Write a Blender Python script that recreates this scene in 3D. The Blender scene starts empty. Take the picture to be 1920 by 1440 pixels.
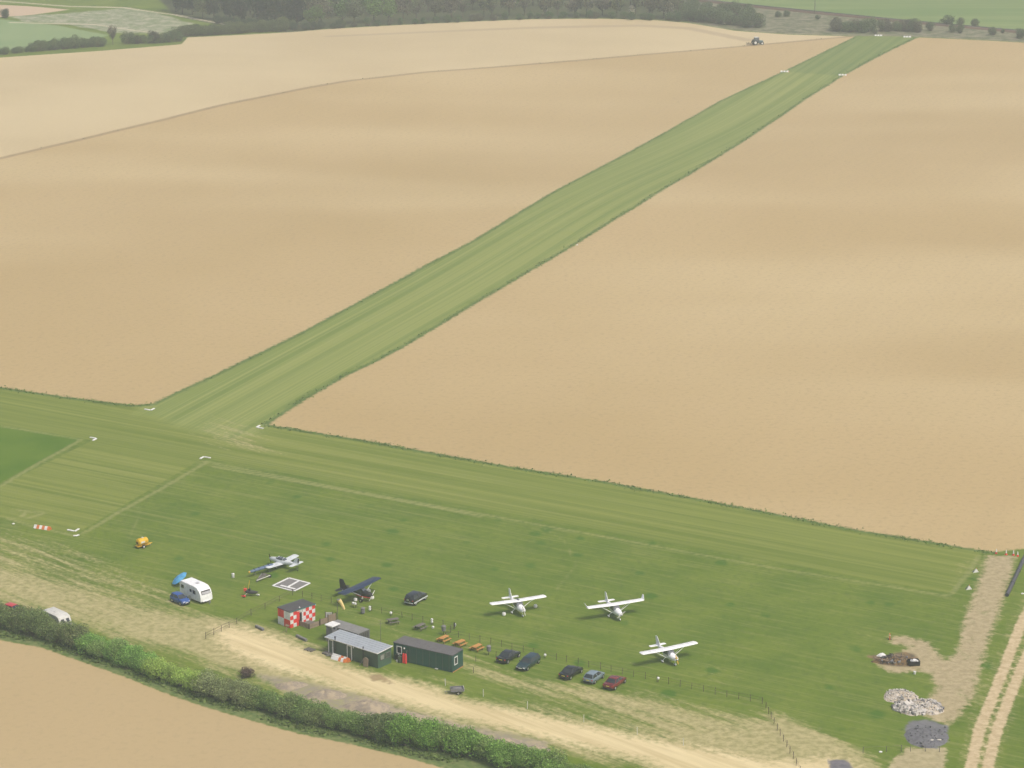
import bpy, bmesh, math, random
import numpy as np
from mathutils import Vector, Matrix

random.seed(7); np.random.seed(7)
scene = bpy.context.scene
COL = scene.collection
PI = math.pi

# ------------------------------------------------------------------ camera, sky, sun, exposure
CAM_H = 145.0          # metres above the apron
FPX = 4900.0           # focal length in photo pixels (photo is 1920 x 1440)
PITCH = math.atan(1400.0 / FPX)
cam_d = bpy.data.cameras.new("camera"); cam = bpy.data.objects.new("camera", cam_d); COL.objects.link(cam)
cam.location = (0, 0, CAM_H); cam.rotation_euler = (PI / 2 - PITCH, 0, 0)
cam_d.sensor_width = 36.0; cam_d.lens = FPX / 1920 * 36; cam_d.clip_start = 1.0; cam_d.clip_end = 20000
scene.camera = cam

SUN_EL, SUN_AZ = math.radians(58), math.radians(128)   # azimuth clockwise from the view direction (+Y)
world = bpy.data.worlds.new("World"); scene.world = world; world.use_nodes = True
wn = world.node_tree; wn.nodes.clear()
sky = wn.nodes.new("ShaderNodeTexSky"); sky.sky_type = 'NISHITA'; sky.sun_disc = False
sky.sun_elevation = SUN_EL; sky.sun_rotation = SUN_AZ
sky.air_density = 0.7; sky.dust_density = 6.0; sky.ozone_density = 1.0
bg = wn.nodes.new("ShaderNodeBackground"); bg.inputs[1].default_value = 0.11
wo = wn.nodes.new("ShaderNodeOutputWorld")
wn.links.new(sky.outputs[0], bg.inputs[0]); wn.links.new(bg.outputs[0], wo.inputs[0])
sun_d = bpy.data.lights.new("sun", 'SUN'); sun_d.energy = 1.5; sun_d.angle = math.radians(13); sun_d.color = (1.0, 0.93, 0.81)
sun = bpy.data.objects.new("sun", sun_d); COL.objects.link(sun)
to_sun = Vector((math.sin(SUN_AZ) * math.cos(SUN_EL), math.cos(SUN_AZ) * math.cos(SUN_EL), math.sin(SUN_EL)))
sun.rotation_euler = to_sun.to_track_quat('Z', 'Y').to_euler(); sun.location = (60, 300, 120)
vs = scene.view_settings
vs.view_transform = 'Standard'; vs.look = 'None'; vs.gamma = 1.0; vs.use_curve_mapping = False
vs.exposure = 0.43
scene.cycles.use_denoising = True
scene.cycles.volume_bounces = 1; scene.cycles.max_bounces = 6
scene.cycles.transparent_max_bounces = 8

# ------------------------------------------------------------------ the lie of the land
def sstep(a, b, t):
    t = np.clip((t - a) / (b - a), 0, 1); return t * t * (3 - 2 * t)
def height(x, y):
    x = np.asarray(x, float); y = np.asarray(y, float)
    w = sstep(570, 720, y) * (1 - sstep(1150, 1400, y)) * (1 - sstep(230, 300, np.abs(x)))
    return w * (1.2 * np.sin(x / 66.0 + y / 83.0) + 1.3 * np.sin(x / 110.0 - y / 52.0 + 1.1) + 0.6 * np.sin(x / 41.0 + 0.6 - y / 90.0))
def G(px, py, z=0.0):
    """the point of the land (plus z) that the photo shows at pixel px, py"""
    d = Vector(((px - 960) / FPX, 1.0, -(py - 720) / FPX))
    c, s = math.cos(PITCH), math.sin(PITCH)
    dx, dy, dz = d.x, c * d.y + s * d.z, -s * d.y + c * d.z
    h = z
    for _ in range(12):
        t = (h - CAM_H) / dz
        x, y = dx * t, dy * t
        h = float(height(x, y)) + z
    return Vector((x, y, h))
def P2(pts): return np.array([tuple(G(*p))[:2] for p in pts])

def poly_sdf(V, P):
    """signed distance of the points V to polygon P, positive inside"""
    n = len(P); d = np.full(len(V), 1e9); ins = np.zeros(len(V), bool)
    for i in range(n):
        a = P[i]; b = P[(i + 1) % n]; e = b - a; w = V - a
        t = np.clip((w @ e) / max(e @ e, 1e-9), 0, 1)
        d = np.minimum(d, np.hypot(w[:, 0] - t * e[0], w[:, 1] - t * e[1]))
        c = (a[1] > V[:, 1]) != (b[1] > V[:, 1])
        if abs(b[1] - a[1]) > 1e-9:
            xi = a[0] + (V[:, 1] - a[1]) * (b[0] - a[0]) / (b[1] - a[1])
            ins ^= c & (V[:, 0] < xi)
    return np.where(ins, d, -d)
def line_dist(V, P):
    d = np.full(len(V), 1e9)
    for i in range(len(P) - 1):
        a = P[i]; e = P[i + 1] - a; w = V - a
        t = np.clip((w @ e) / max(e @ e, 1e-9), 0, 1)
        d = np.minimum(d, np.hypot(w[:, 0] - t * e[0], w[:, 1] - t * e[1]))
    return d

# outlines on the land, each corner read off the photograph
L_EDGE = [(1605, 68), (1540, 99), (1470, 133), (1400, 165), (1347, 190), (1280, 228), (1205, 270), (1090, 331), (990, 387), (935, 421), (880, 454), (800, 495), (700, 550), (560, 625), (480, 664), (400, 703), (330, 735), (285, 757)]
R_EDGE = [(1722, 70), (1650, 105), (1580, 143), (1510, 187), (1440, 235), (1360, 287), (1290, 330), (1195, 388), (1082, 458), (990, 512), (900, 565), (830, 608), (760, 650), (700, 682), (650, 705), (570, 752), (503, 796)]
CR_TOP_R = [(503, 796), (600, 812), (700, 828), (830, 852), (960, 875), (1130, 902), (1310, 935), (1450, 962), (1600, 992), (1730, 1013), (1860, 1035)]
CR_TOP_L = [(-500, 650), (-200, 697), (0, 726), (130, 745), (250, 760), (285, 757)]
CR_BOT = [(382, 858), (620, 903), (800, 935), (1000, 970), (1200, 1008), (1450, 1053), (1640, 1088), (1782, 1112)]
FURROW = [(-500, 395), (-200, 340), (0, 297), (150, 262), (300, 226), (420, 196), (500, 180), (580, 164), (650, 152), (800, 135), (1000, 120), (1200, 103), (1400, 86), (1500, 77), (1600, 68)]
POLY = {
 'fielda': FURROW[::-1] + [(-500, 142), (0, 108), (180, 96), (340, 83), (352, 70), (550, 60), (620, 54), (730, 48), (850, 42), (1000, 36), (1130, 35), (1230, 38), (1290, 43), (1380, 58), (1480, 65)][0:],
 'fieldb': FURROW + L_EDGE + CR_TOP_L[::-1],
 'fieldc': R_EDGE + CR_TOP_R[1:] + [(1925, 1028), (2100, 1035), (2600, 1080), (2600, 120), (2100, 93), (1920, 80)],
 'fieldd': [(-300, 1110), (-100, 1170), (0, 1200), (80, 1215), (150, 1240), (230, 1268), (300, 1296), (380, 1325), (450, 1345), (560, 1376), (650, 1394), (760, 1420), (900, 1460), (1100, 1520), (900, 1900), (-500, 1900), (-500, 1100)],
 'runway': L_EDGE + [(262, 775), (340, 800), (430, 822), (480, 812), (503, 796)] + R_EDGE[::-1],
 'stub': [(285, 757), (180, 822), (0, 912), (-300, 1070), (-120, 1010), (0, 968), (60, 988), (140, 1002), (382, 858), (503, 796)],
 'cross': CR_TOP_L + CR_TOP_R + [(1835, 1040), (1782, 1112)] + CR_BOT[::-1] + [(260, 840), (165, 824), (0, 797), (-300, 745), (-500, 715)],
 'thresh': [(1605, 68), (1722, 70), (1580, 142), (1468, 134)],
 'rough': [(-500, 718), (0, 799), (152, 823), (0, 905), (-500, 1180)],
 'track': [(400, 1172), (450, 1178), (520, 1196), (600, 1230), (650, 1250), (700, 1264), (760, 1274), (820, 1290), (870, 1312), (960, 1328), (1060, 1349), (1200, 1378), (1330, 1404), (1440, 1426), (1500, 1425), (1550, 1420), (1600, 1434), (1650, 1480), (1600, 1600), (1300, 1480), (1200, 1426), (1000, 1381), (850, 1345), (720, 1310), (650, 1295), (600, 1276), (520, 1255), (450, 1232), (410, 1205)],
 'brown': [(1852, 1042), (1902, 1042), (1896, 1080), (1872, 1150), (1853, 1200), (1838, 1250), (1826, 1305), (1800, 1338), (1776, 1360), (1740, 1345), (1722, 1335), (1758, 1290), (1742, 1262), (1720, 1258), (1680, 1262), (1660, 1256), (1640, 1240), (1690, 1222), (1708, 1212), (1672, 1205), (1668, 1193), (1700, 1194), (1740, 1204), (1758, 1225), (1775, 1240), (1796, 1222), (1806, 1170), (1828, 1110)],
 'gate_dirt': [(1700, 1402), (1775, 1402), (1770, 1440), (1760, 1500), (1640, 1500), (1670, 1432)],
 'asphalt': [(1698, 1360), (1712, 1350), (1745, 1350), (1778, 1362), (1776, 1392), (1755, 1404), (1730, 1400), (1698, 1382)],
 'asphalt_b': [(1552, 1425), (1585, 1424), (1605, 1445), (1560, 1450)],
 'burnt': [(1625, 1228), (1660, 1228), (1690, 1222), (1715, 1226), (1722, 1240), (1715, 1250), (1680, 1250), (1650, 1246)],
 'spoil': [(470, 1262), (540, 1272), (600, 1286), (680, 1304), (760, 1330), (860, 1358), (960, 1376), (1030, 1392), (1000, 1420), (880, 1395), (760, 1368), (640, 1340), (540, 1300)],
 'hedgebank': [(-300, 1078), (-100, 1138), (0, 1166), (80, 1184), (150, 1207), (230, 1234), (300, 1262), (380, 1290), (450, 1310), (560, 1340), (650, 1362), (760, 1386), (850, 1401), (1000, 1440), (1120, 1476), (1250, 1518), (1300, 1600), (1000, 1490), (760, 1420), (650, 1394), (560, 1376), (450, 1345), (380, 1325), (300, 1296), (230, 1268), (150, 1240), (80, 1215), (0, 1200), (-100, 1170), (-300, 1110)],
 'meadow': [(-500, 40), (0, 36), (110, 48), (205, 66), (150, 80), (0, 96), (-500, 120)],
 'chalk': [(20, 30), (110, 26), (240, 14), (320, 30), (360, 45), (330, 62), (230, 62), (205, 60), (130, 46), (40, 40)],
 'palefield': [(-500, 14), (0, 9), (60, 12), (130, 18), (60, 28), (0, 32), (-500, 44)],
 'farfield': [(1270, -40), (1290, 0), (1400, 12), (1530, 22), (1700, 38), (1920, 57), (2700, 120), (2700, -400), (1270, -400)],
 'scrub': [(1290, 0), (1400, 12), (1530, 22), (1700, 38), (1920, 57), (2700, 120), (2700, 150), (2100, 92), (1920, 79), (1722, 69), (1605, 67), (1480, 64), (1380, 57), (1290, 42)],
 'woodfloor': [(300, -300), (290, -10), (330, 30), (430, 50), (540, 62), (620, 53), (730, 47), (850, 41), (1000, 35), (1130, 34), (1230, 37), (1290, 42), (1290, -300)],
}
LINES = {   # thin pale or dark lines, with their half width
 'cutlines': [[(382, 864), (620, 912), (1000, 982), (1450, 1065), (1782, 1118)], [(400, 875), (700, 930), (900, 968)], [(385, 868), (300, 918), (220, 962), (160, 998), (140, 1004)],
              [(150, 826), (70, 870), (0, 912), (-200, 1010)], [(0, 799), (152, 824)], [(1835, 1042), (1815, 1075), (1786, 1112)], [(0, 968), (60, 986), (138, 1004)], [(25, 955), (85, 962), (50, 972)], [(52, 958), (38, 970)]],
 'verge': [L_EDGE, R_EDGE, CR_TOP_R, CR_TOP_L],
 'furrow': [FURROW],
 'farm': [[(2000, 1000), (1914, 1172), (1884, 1250), (1860, 1310), (1836, 1370), (1820, 1440), (1808, 1560)], [(2046, 1000), (1944, 1188), (1911, 1262), (1888, 1320), (1868, 1372), (1851, 1440), (1840, 1560)]],
 'railway': [[(1290, 0), (1420, 14), (1530, 25), (1700, 42), (1920, 62), (2700, 135)]],
 'farpath': [[(-300, -8), (0, 2), (130, 12), (230, 14), (330, 28), (440, 48), (470, 56)], [(20, 42), (180, 46), (260, 58), (320, 66)]],
 'wheels': [[(0, 1000), (80, 1020), (170, 1050), (250, 1085), (330, 1120), (420, 1150)], [(0, 990), (100, 1014), (190, 1045), (270, 1076), (340, 1106)], [(1010, 985), (1060, 1015), (1080, 1060), (1040, 1110)], [(240, 1010), (255, 980), (262, 950)]],
 'headland': [[(620, 68), (850, 58), (1000, 52), (1200, 48), (1290, 53), (1400, 75)]],
}
# ------------------------------------------------------------------ node helpers
class NT:
    def __init__(s, name):
        s.m = bpy.data.materials.new(name); s.m.use_nodes = True; s.t = s.m.node_tree; s.t.nodes.clear()
    def n(s, kind, **kw):
        o = s.t.nodes.new(kind)
        for k, v in kw.items(): setattr(o, k, v)
        return o
    def set(s, sock, v):
        if v is None: return
        if isinstance(v, bpy.types.NodeSocket): s.t.links.new(v, sock)
        else:
            if hasattr(sock.default_value, '__len__') and len(sock.default_value) == 4 and len(v) == 3: v = (*v, 1)
            sock.default_value = v
    def math(s, op, a, b=None, c=None, clamp=False):
        o = s.n('ShaderNodeMath', operation=op, use_clamp=clamp)
        for i, v in enumerate((a, b, c)): s.set(o.inputs[i], v) if v is not None else None
        return o.outputs[0]
    def attr(s, name):
        return s.n('ShaderNodeAttribute', attribute_type='GEOMETRY', attribute_name=name).outputs['Fac']
    def noise(s, vec, scale, detail=3, rough=0.55, dist=0):
        o = s.n('ShaderNodeTexNoise'); s.set(o.inputs['Vector'], vec)
        o.inputs['Scale'].default_value = scale; o.inputs['Detail'].default_value = detail; o.inputs['Roughness'].default_value = rough; o.inputs['Distortion'].default_value = dist
        return o.outputs['Fac']
    def mapping(s, vec, rot=(0, 0, 0), scale=(1, 1, 1), loc=(0, 0, 0)):
        o = s.n('ShaderNodeMapping'); s.set(o.inputs[0], vec)
        o.inputs['Rotation'].default_value = rot; o.inputs['Scale'].default_value = scale; o.inputs['Location'].default_value = loc
        return o.outputs[0]
    def ss(s, v, a, b):        # smooth 0..1 ramp of v between a and b
        o = s.n('ShaderNodeMapRange', interpolation_type='SMOOTHSTEP'); s.set(o.inputs[0], v)
        o.inputs[1].default_value = a; o.inputs[2].default_value = b; return o.outputs[0]
    def mix(s, f, a, b, mode='MIX'):
        o = s.n('ShaderNodeMix', data_type='RGBA', blend_type=mode); s.set(o.inputs[0], f); s.set(o.inputs[6], a); s.set(o.inputs[7], b); return o.outputs[2]
    def out(s, col, rough=0.9, spec=0.2, bump=None, bump_s=0.3, bump_d=0.05, metal=0.0, trans=None):
        b = s.n('ShaderNodeBsdfPrincipled'); s.set(b.inputs['Base Color'], col); s.set(b.inputs['Roughness'], rough)
        b.inputs['Specular IOR Level'].default_value = spec; s.set(b.inputs['Metallic'], metal)
        if bump is not None:
            q = s.n('ShaderNodeBump'); q.inputs['Strength'].default_value = bump_s; q.inputs['Distance'].default_value = bump_d
            s.set(q.inputs['Height'], bump); s.t.links.new(q.outputs[0], b.inputs['Normal'])
        o = s.n('ShaderNodeOutputMaterial'); s.t.links.new(b.outputs[0], o.inputs[0]); s.bsdf = b
        return s.m

def dir_angle(a, b):
    d = G(*b) - G(*a); return math.atan2(d.y, d.x)
A_TRK = dir_angle((20, 1010), (420, 1160)); A_MAIN = dir_angle((390, 780), (1660, 69)); A_CROSS = dir_angle((503, 796), (1860, 1035))

def ground_material(only=None):
    s = NT('land' if not only else only); geo = s.mapping(s.n('ShaderNodeNewGeometry').outputs['Position'], scale=(1, 1, 0))
    n_big = s.noise(geo, 0.012, 3); n_mid = s.noise(geo, 0.09, 4); n_fine = s.noise(geo, 0.9, 4, 0.65); n_grit = s.noise(geo, 3.2, 2, 0.7)
    # streaks along the strips
    vm = s.mapping(geo, rot=(0, 0, -A_MAIN)); vc = s.mapping(geo, rot=(0, 0, -A_CROSS)); vt = s.mapping(geo, rot=(0, 0, -A_TRK))
    st_m = s.noise(s.mapping(vm, scale=(0.003, 0.40, 1)), 1.0, 3, 0.6)
    st_c = s.noise(s.mapping(vc, scale=(0.009, 0.50, 1)), 1.0, 4, 0.65)
    st_cf = s.noise(s.mapping(vc, scale=(0.10, 1.3, 1)), 1.0, 3, 0.6)
    st_f = s.noise(s.mapping(vm, scale=(0.006, 0.85, 1)), 1.0, 4, 0.7)
    def M(name, w=0.4, amp=0.0, off=0.0, nz=None):
        a = s.attr(name)
        if amp: a = s.math('ADD', a, s.math('MULTIPLY', s.math('SUBTRACT', nz if nz is not None else n_fine, 0.5), amp * 2))
        return s.ss(a, off - w, off + w)
    def var(c0, c1, f, lo=0.3, hi=0.7): return s.mix(s.ss(f, lo, hi), c0, c1)
    # airfield grass: mid green with yellower streaks and straw clippings
    g = var((0.092, 0.154, 0.016), (0.134, 0.190, 0.023), n_mid)
    g = s.mix(s.math('MULTIPLY', s.ss(st_cf, 0.46, 0.72), 0.60), g, (0.215, 0.238, 0.066))
    g = s.mix(s.math('MULTIPLY', s.ss(n_grit, 0.58, 0.78), 0.40), g, (0.30, 0.30, 0.11))
    g = s.mix(s.math('MULTIPLY', s.ss(n_fine, 0.55, 0.30), 0.40), g, (0.058, 0.105, 0.018))
    # lush round clumps
    vo = s.n('ShaderNodeTexVoronoi', feature='F1'); s.set(vo.inputs['Vector'], s.mapping(geo, scale=(0.17, 0.13, 1)))
    vo.inputs['Scale'].default_value = 1.0
    sep = s.n('ShaderNodeSeparateColor'); s.set(sep.inputs[0], vo.outputs['Color'])
    dist = s.math('ADD', s.math('ADD', vo.outputs['Distance'], s.math('MULTIPLY', sep.outputs[1], 0.10)), s.math('MULTIPLY', s.math('SUBTRACT', n_fine, 0.5), 0.14))
    clump = s.math('MULTIPLY', s.ss(dist, 0.27, 0.14), s.ss(sep.outputs[0], 0.47, 0.49))
    g = s.mix(s.math('MULTIPLY', clump, 0.72), g, (0.046, 0.128, 0.012))
    # mown strips
    mown_c = s.mix(s.ss(st_c, 0.35, 0.68), (0.128, 0.178, 0.026), (0.206, 0.240, 0.052))
    mown_c = s.mix(s.math('MULTIPLY', s.ss(n_grit, 0.58, 0.8), 0.35), mown_c, (0.30, 0.30, 0.11))
    mown_m = s.mix(s.ss(st_m, 0.34, 0.66), (0.158, 0.215, 0.050), (0.238, 0.275, 0.078))
    mown_m = s.mix(s.math('MULTIPLY', s.ss(st_f, 0.52, 0.75), 0.4), mown_m, (0.30, 0.32, 0.12))
    ln_c = s.noise(s.mapping(vc, scale=(0.006, 1.9, 1)), 1.0, 2, 0.5); ln_m = s.noise(s.mapping(vm, scale=(0.004, 1.5, 1)), 1.0, 2, 0.5)
    mown_c = s.mix(s.math('MULTIPLY', s.ss(ln_c, 0.55, 0.68), 0.40), mown_c, (0.27, 0.285, 0.095)); mown_m = s.mix(s.math('MULTIPLY', s.ss(ln_m, 0.55, 0.68), 0.45), mown_m, (0.30, 0.32, 0.115))
    mown_m = s.mix(s.math('MULTIPLY', s.ss(ln_m, 0.46, 0.36), 0.30), mown_m, (0.125, 0.180, 0.042)); g = s.mix(s.math('MULTIPLY', s.ss(ln_c, 0.55, 0.68), 0.34), g, (0.24, 0.255, 0.085))
    if only in ('grass', 'mown_c', 'mown_m'): return s.out({'grass': g, 'mown_c': mown_c, 'mown_m': mown_m}[only], 0.95, 0.1)
    col = s.mix(M('cross', 0.25, 0.25), g, mown_c)
    col = s.mix(M('stub', 0.25, 0.25), col, mown_c)
    col = s.mix(M('runway', 2.5, 3.0, nz=n_mid), col, mown_m)
    col = s.mix(s.math('MULTIPLY', M('thresh', 2.0, 0.8), 0.5), col, var((0.085, 0.150, 0.040), (0.125, 0.185, 0.052), st_m))
    col = s.mix(M('rough', 0.3, 0.3), col, var((0.072, 0.148, 0.010), (0.102, 0.175, 0.016), n_mid))
    # verge of rank grass
    vg = s.math('SUBTRACT', 1.7, s.attr('verge')); vg = s.math('ADD', vg, s.math('MULTIPLY', s.math('SUBTRACT', n_fine, 0.5), 2.2))
    col = s.mix(s.math('MULTIPLY', s.ss(vg, 0.0, 1.2), 0.85), col, var((0.070, 0.135, 0.034), (0.120, 0.180, 0.052), n_fine))
    cl = s.math('SUBTRACT', 0.75, s.attr('cutlines')); cl = s.math('ADD', cl, s.math('MULTIPLY', s.math('SUBTRACT', n_fine, 0.5), 0.9))
    col = s.mix(s.math('MULTIPLY', s.ss(cl, 0.0, 0.7), 0.48), col, (0.33, 0.32, 0.14))
    # straw, thin ground and bare dirt
    straw = s.attr('straw')
    sn = s.math('ADD', straw, s.math('MULTIPLY', s.math('SUBTRACT', s.math('ADD', s.math('MULTIPLY', s.noise(s.mapping(vt, scale=(0.05, 0.75, 1)), 1.0, 4, 0.65), 0.55), s.math('MULTIPLY', s.noise(s.mapping(vt, scale=(0.9, 1.6, 1)), 1.0, 4, 0.72), 0.45)), 0.5), 2.3))
    straw_c = var((0.30, 0.275, 0.125), (0.50, 0.43, 0.235), n_fine)
    col = s.mix(s.math('MULTIPLY', s.ss(sn, 0.30, 0.85), 0.85), col, straw_c)
    dirt = var((0.54, 0.445, 0.245), (0.70, 0.595, 0.355), s.noise(s.mapping(vt, scale=(0.04, 0.6, 1)), 1.0, 5, 0.6))
    dirt = s.mix(s.math('MULTIPLY', s.ss(n_grit, 0.6, 0.8), 0.3), dirt, (0.32, 0.26, 0.15))
    col = s.mix(s.math('MULTIPLY', M('track', 2.0, 3.0, 0.3), 0.94), col, dirt)
    brown = var((0.34, 0.275, 0.165), (0.47, 0.385, 0.245), n_fine)
    brown = s.mix(s.math('MULTIPLY', s.ss(n_grit, 0.52, 0.72), 0.4), brown, (0.20, 0.20, 0.09)); brown = s.mix(s.math('MULTIPLY', s.ss(s.noise(geo, 0.32, 4, 0.7), 0.56, 0.70), 0.6), brown, (0.165, 0.195, 0.062))
    col = s.mix(s.math('MULTIPLY', M('brown', 0.7, 1.8), 0.9), col, brown)
    col = s.mix(s.math('MULTIPLY', M('gate_dirt', 0.4, 1.3), 0.9), col, var((0.33, 0.28, 0.16), (0.47, 0.40, 0.25), n_fine))
    fm = s.math('ADD', s.math('SUBTRACT', 0.95, s.attr('farm')), s.math('MULTIPLY', s.math('SUBTRACT', n_fine, 0.5), 1.1))
    col = s.mix(s.ss(fm, -0.1, 0.4), col, var((0.42, 0.33, 0.19), (0.56, 0.46, 0.29), n_fine))
    col = s.mix(M('spoil', 0.8, 2.4), col, s.mix(s.ss(n_fine, 0.35, 0.65), (0.27, 0.235, 0.19), s.mix(s.ss(n_mid, 0.4, 0.6), (0.40, 0.33, 0.225), (0.29, 0.28, 0.14))))
    col = s.mix(M('hedgebank', 0.6, 0.9), col, var((0.085, 0.140, 0.040), (0.185, 0.215, 0.085), n_fine))
    col = s.mix(M('asphalt', 0.3, 0.7), col, var((0.135, 0.135, 0.145), (0.19, 0.19, 0.20), n_fine))
    col = s.mix(M('asphalt_b', 0.3, 0.7), col, var((0.12, 0.12, 0.14), (0.19, 0.18, 0.19), n_fine))
    col = s.mix(M('burnt', 0.4, 0.9), col, var((0.075, 0.065, 0.058), (0.24, 0.165, 0.08), n_fine))
    wet = M('wet', 0.3, 0.7); col = s.mix(s.math('MULTIPLY', wet, 0.75), col, (0.26, 0.185, 0.10))
    wh = s.math('ADD', s.math('SUBTRACT', 0.40, s.attr('wheels')), s.math('MULTIPLY', s.math('SUBTRACT', n_fine, 0.5), 1.0))
    col = s.mix(s.math('MULTIPLY', s.ss(wh, -0.1, 0.6), 0.28), col, (0.36, 0.33, 0.16))
    # far side
    col = s.mix(M('farfield', 0.8), col, s.mix(s.ss(s.noise(s.mapping(geo, rot=(0, 0, 0.25), scale=(0.008, 0.10, 1)), 1.0, 3), 0.35, 0.65), (0.135, 0.215, 0.066), (0.190, 0.255, 0.090)))
    col = s.mix(M('meadow', 1.0, 1.0), col, var((0.185, 0.275, 0.120), (0.235, 0.310, 0.145), n_big))
    scr = s.mix(s.ss(s.noise(geo, 0.25, 5, 0.7), 0.38, 0.66), (0.095, 0.115, 0.055), (0.26, 0.235, 0.17))
    col = s.mix(M('scrub', 0.8, 1.5), col, scr)
    col = s.mix(M('chalk', 1.0, 4.0, nz=n_mid), col, s.mix(s.ss(s.noise(s.mapping(geo, scale=(0.22, 0.16, 1)), 1.0, 5, 0.75), 0.34, 0.74), (0.150, 0.205, 0.090), (0.44, 0.41, 0.32)))
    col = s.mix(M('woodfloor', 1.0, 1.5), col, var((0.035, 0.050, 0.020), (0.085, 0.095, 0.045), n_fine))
    rw = s.math('SUBTRACT', 1.8, s.attr('railway'))
    col = s.mix(s.ss(rw, -0.2, 0.4), col, (0.105, 0.088, 0.078))
    fp = s.math('ADD', s.math('SUBTRACT', 1.8, s.attr('farpath')), s.math('MULTIPLY', s.math('SUBTRACT', n_fine, 0.5), 1.5))
    col = s.mix(s.math('MULTIPLY', s.ss(fp, 0, 1.0), 0.85), col, (0.50, 0.45, 0.33))
    # tilled soil
    soil = s.mix(s.ss(n_big, 0.20, 0.80), (0.420, 0.314, 0.154), (0.462, 0.352, 0.184))
    soil = s.mix(s.math('MULTIPLY', s.ss(s.noise(s.mapping(geo, loc=(31, 7, 0), scale=(0.004, 0.012, 1)), 1.0, 2), 0.42, 0.78), 0.60), soil, (0.575, 0.472, 0.275))
    soil = s.mix(s.math('MULTIPLY', s.ss(st_f, 0.40, 0.75), 0.15), soil, (0.35, 0.262, 0.145))
    soil = s.mix(s.math('MULTIPLY', s.ss(n_grit, 0.55, 0.80), 0.45), soil, (0.58, 0.47, 0.29))
    soil = s.mix(s.math('MULTIPLY', s.ss(n_fine, 0.52, 0.28), 0.42), soil, (0.28, 0.21, 0.115))
    pale = s.mix(s.ss(n_big, 0.32, 0.66), (0.475, 0.383, 0.222), (0.530, 0.436, 0.262))
    pale = s.mix(s.math('MULTIPLY', s.ss(n_fine, 0.45, 0.7), 0.35), pale, (0.60, 0.50, 0.32))
    hl = s.math('SUBTRACT', 2.6, s.attr('headland'))
    pale = s.mix(s.math('MULTIPLY', s.ss(hl, -1.5, 1.5), 0.5), pale, (0.33, 0.255, 0.165))
    soil_d = s.mix(0.55, soil, (0.41, 0.320, 0.182))
    if only: return s.out({'soil': soil, 'soil_d': soil_d, 'pale': pale}[only], 0.95, 0.1)
    col = s.mix(M('fieldd', 0.25, 0.5), col, soil_d)
    for f in ('fieldb', 'fieldc'): col = s.mix(M(f, 0.5, 1.1), col, soil)
    col = s.mix(M('fielda', 0.4, 0.6), col, pale)
    col = s.mix(M('palefield', 0.8), col, (0.50, 0.385, 0.27))
    fu = s.math('ADD', s.math('SUBTRACT', 1.7, s.attr('furrow')), s.math('MULTIPLY', s.math('SUBTRACT', n_fine, 0.5), 0.8))
    col = s.mix(s.math('MULTIPLY', s.ss(fu, 0.0, 1.0), 0.62), col, (0.275, 0.190, 0.115))
    return s.out(col, 0.95, 0.1)

def tagset(o, label=None, cat=None, group=None, kind=None):
    if label: o['label'] = label
    if cat: o['category'] = cat
    if group: o['group'] = group
    if kind: o['kind'] = kind
    return o

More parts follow.
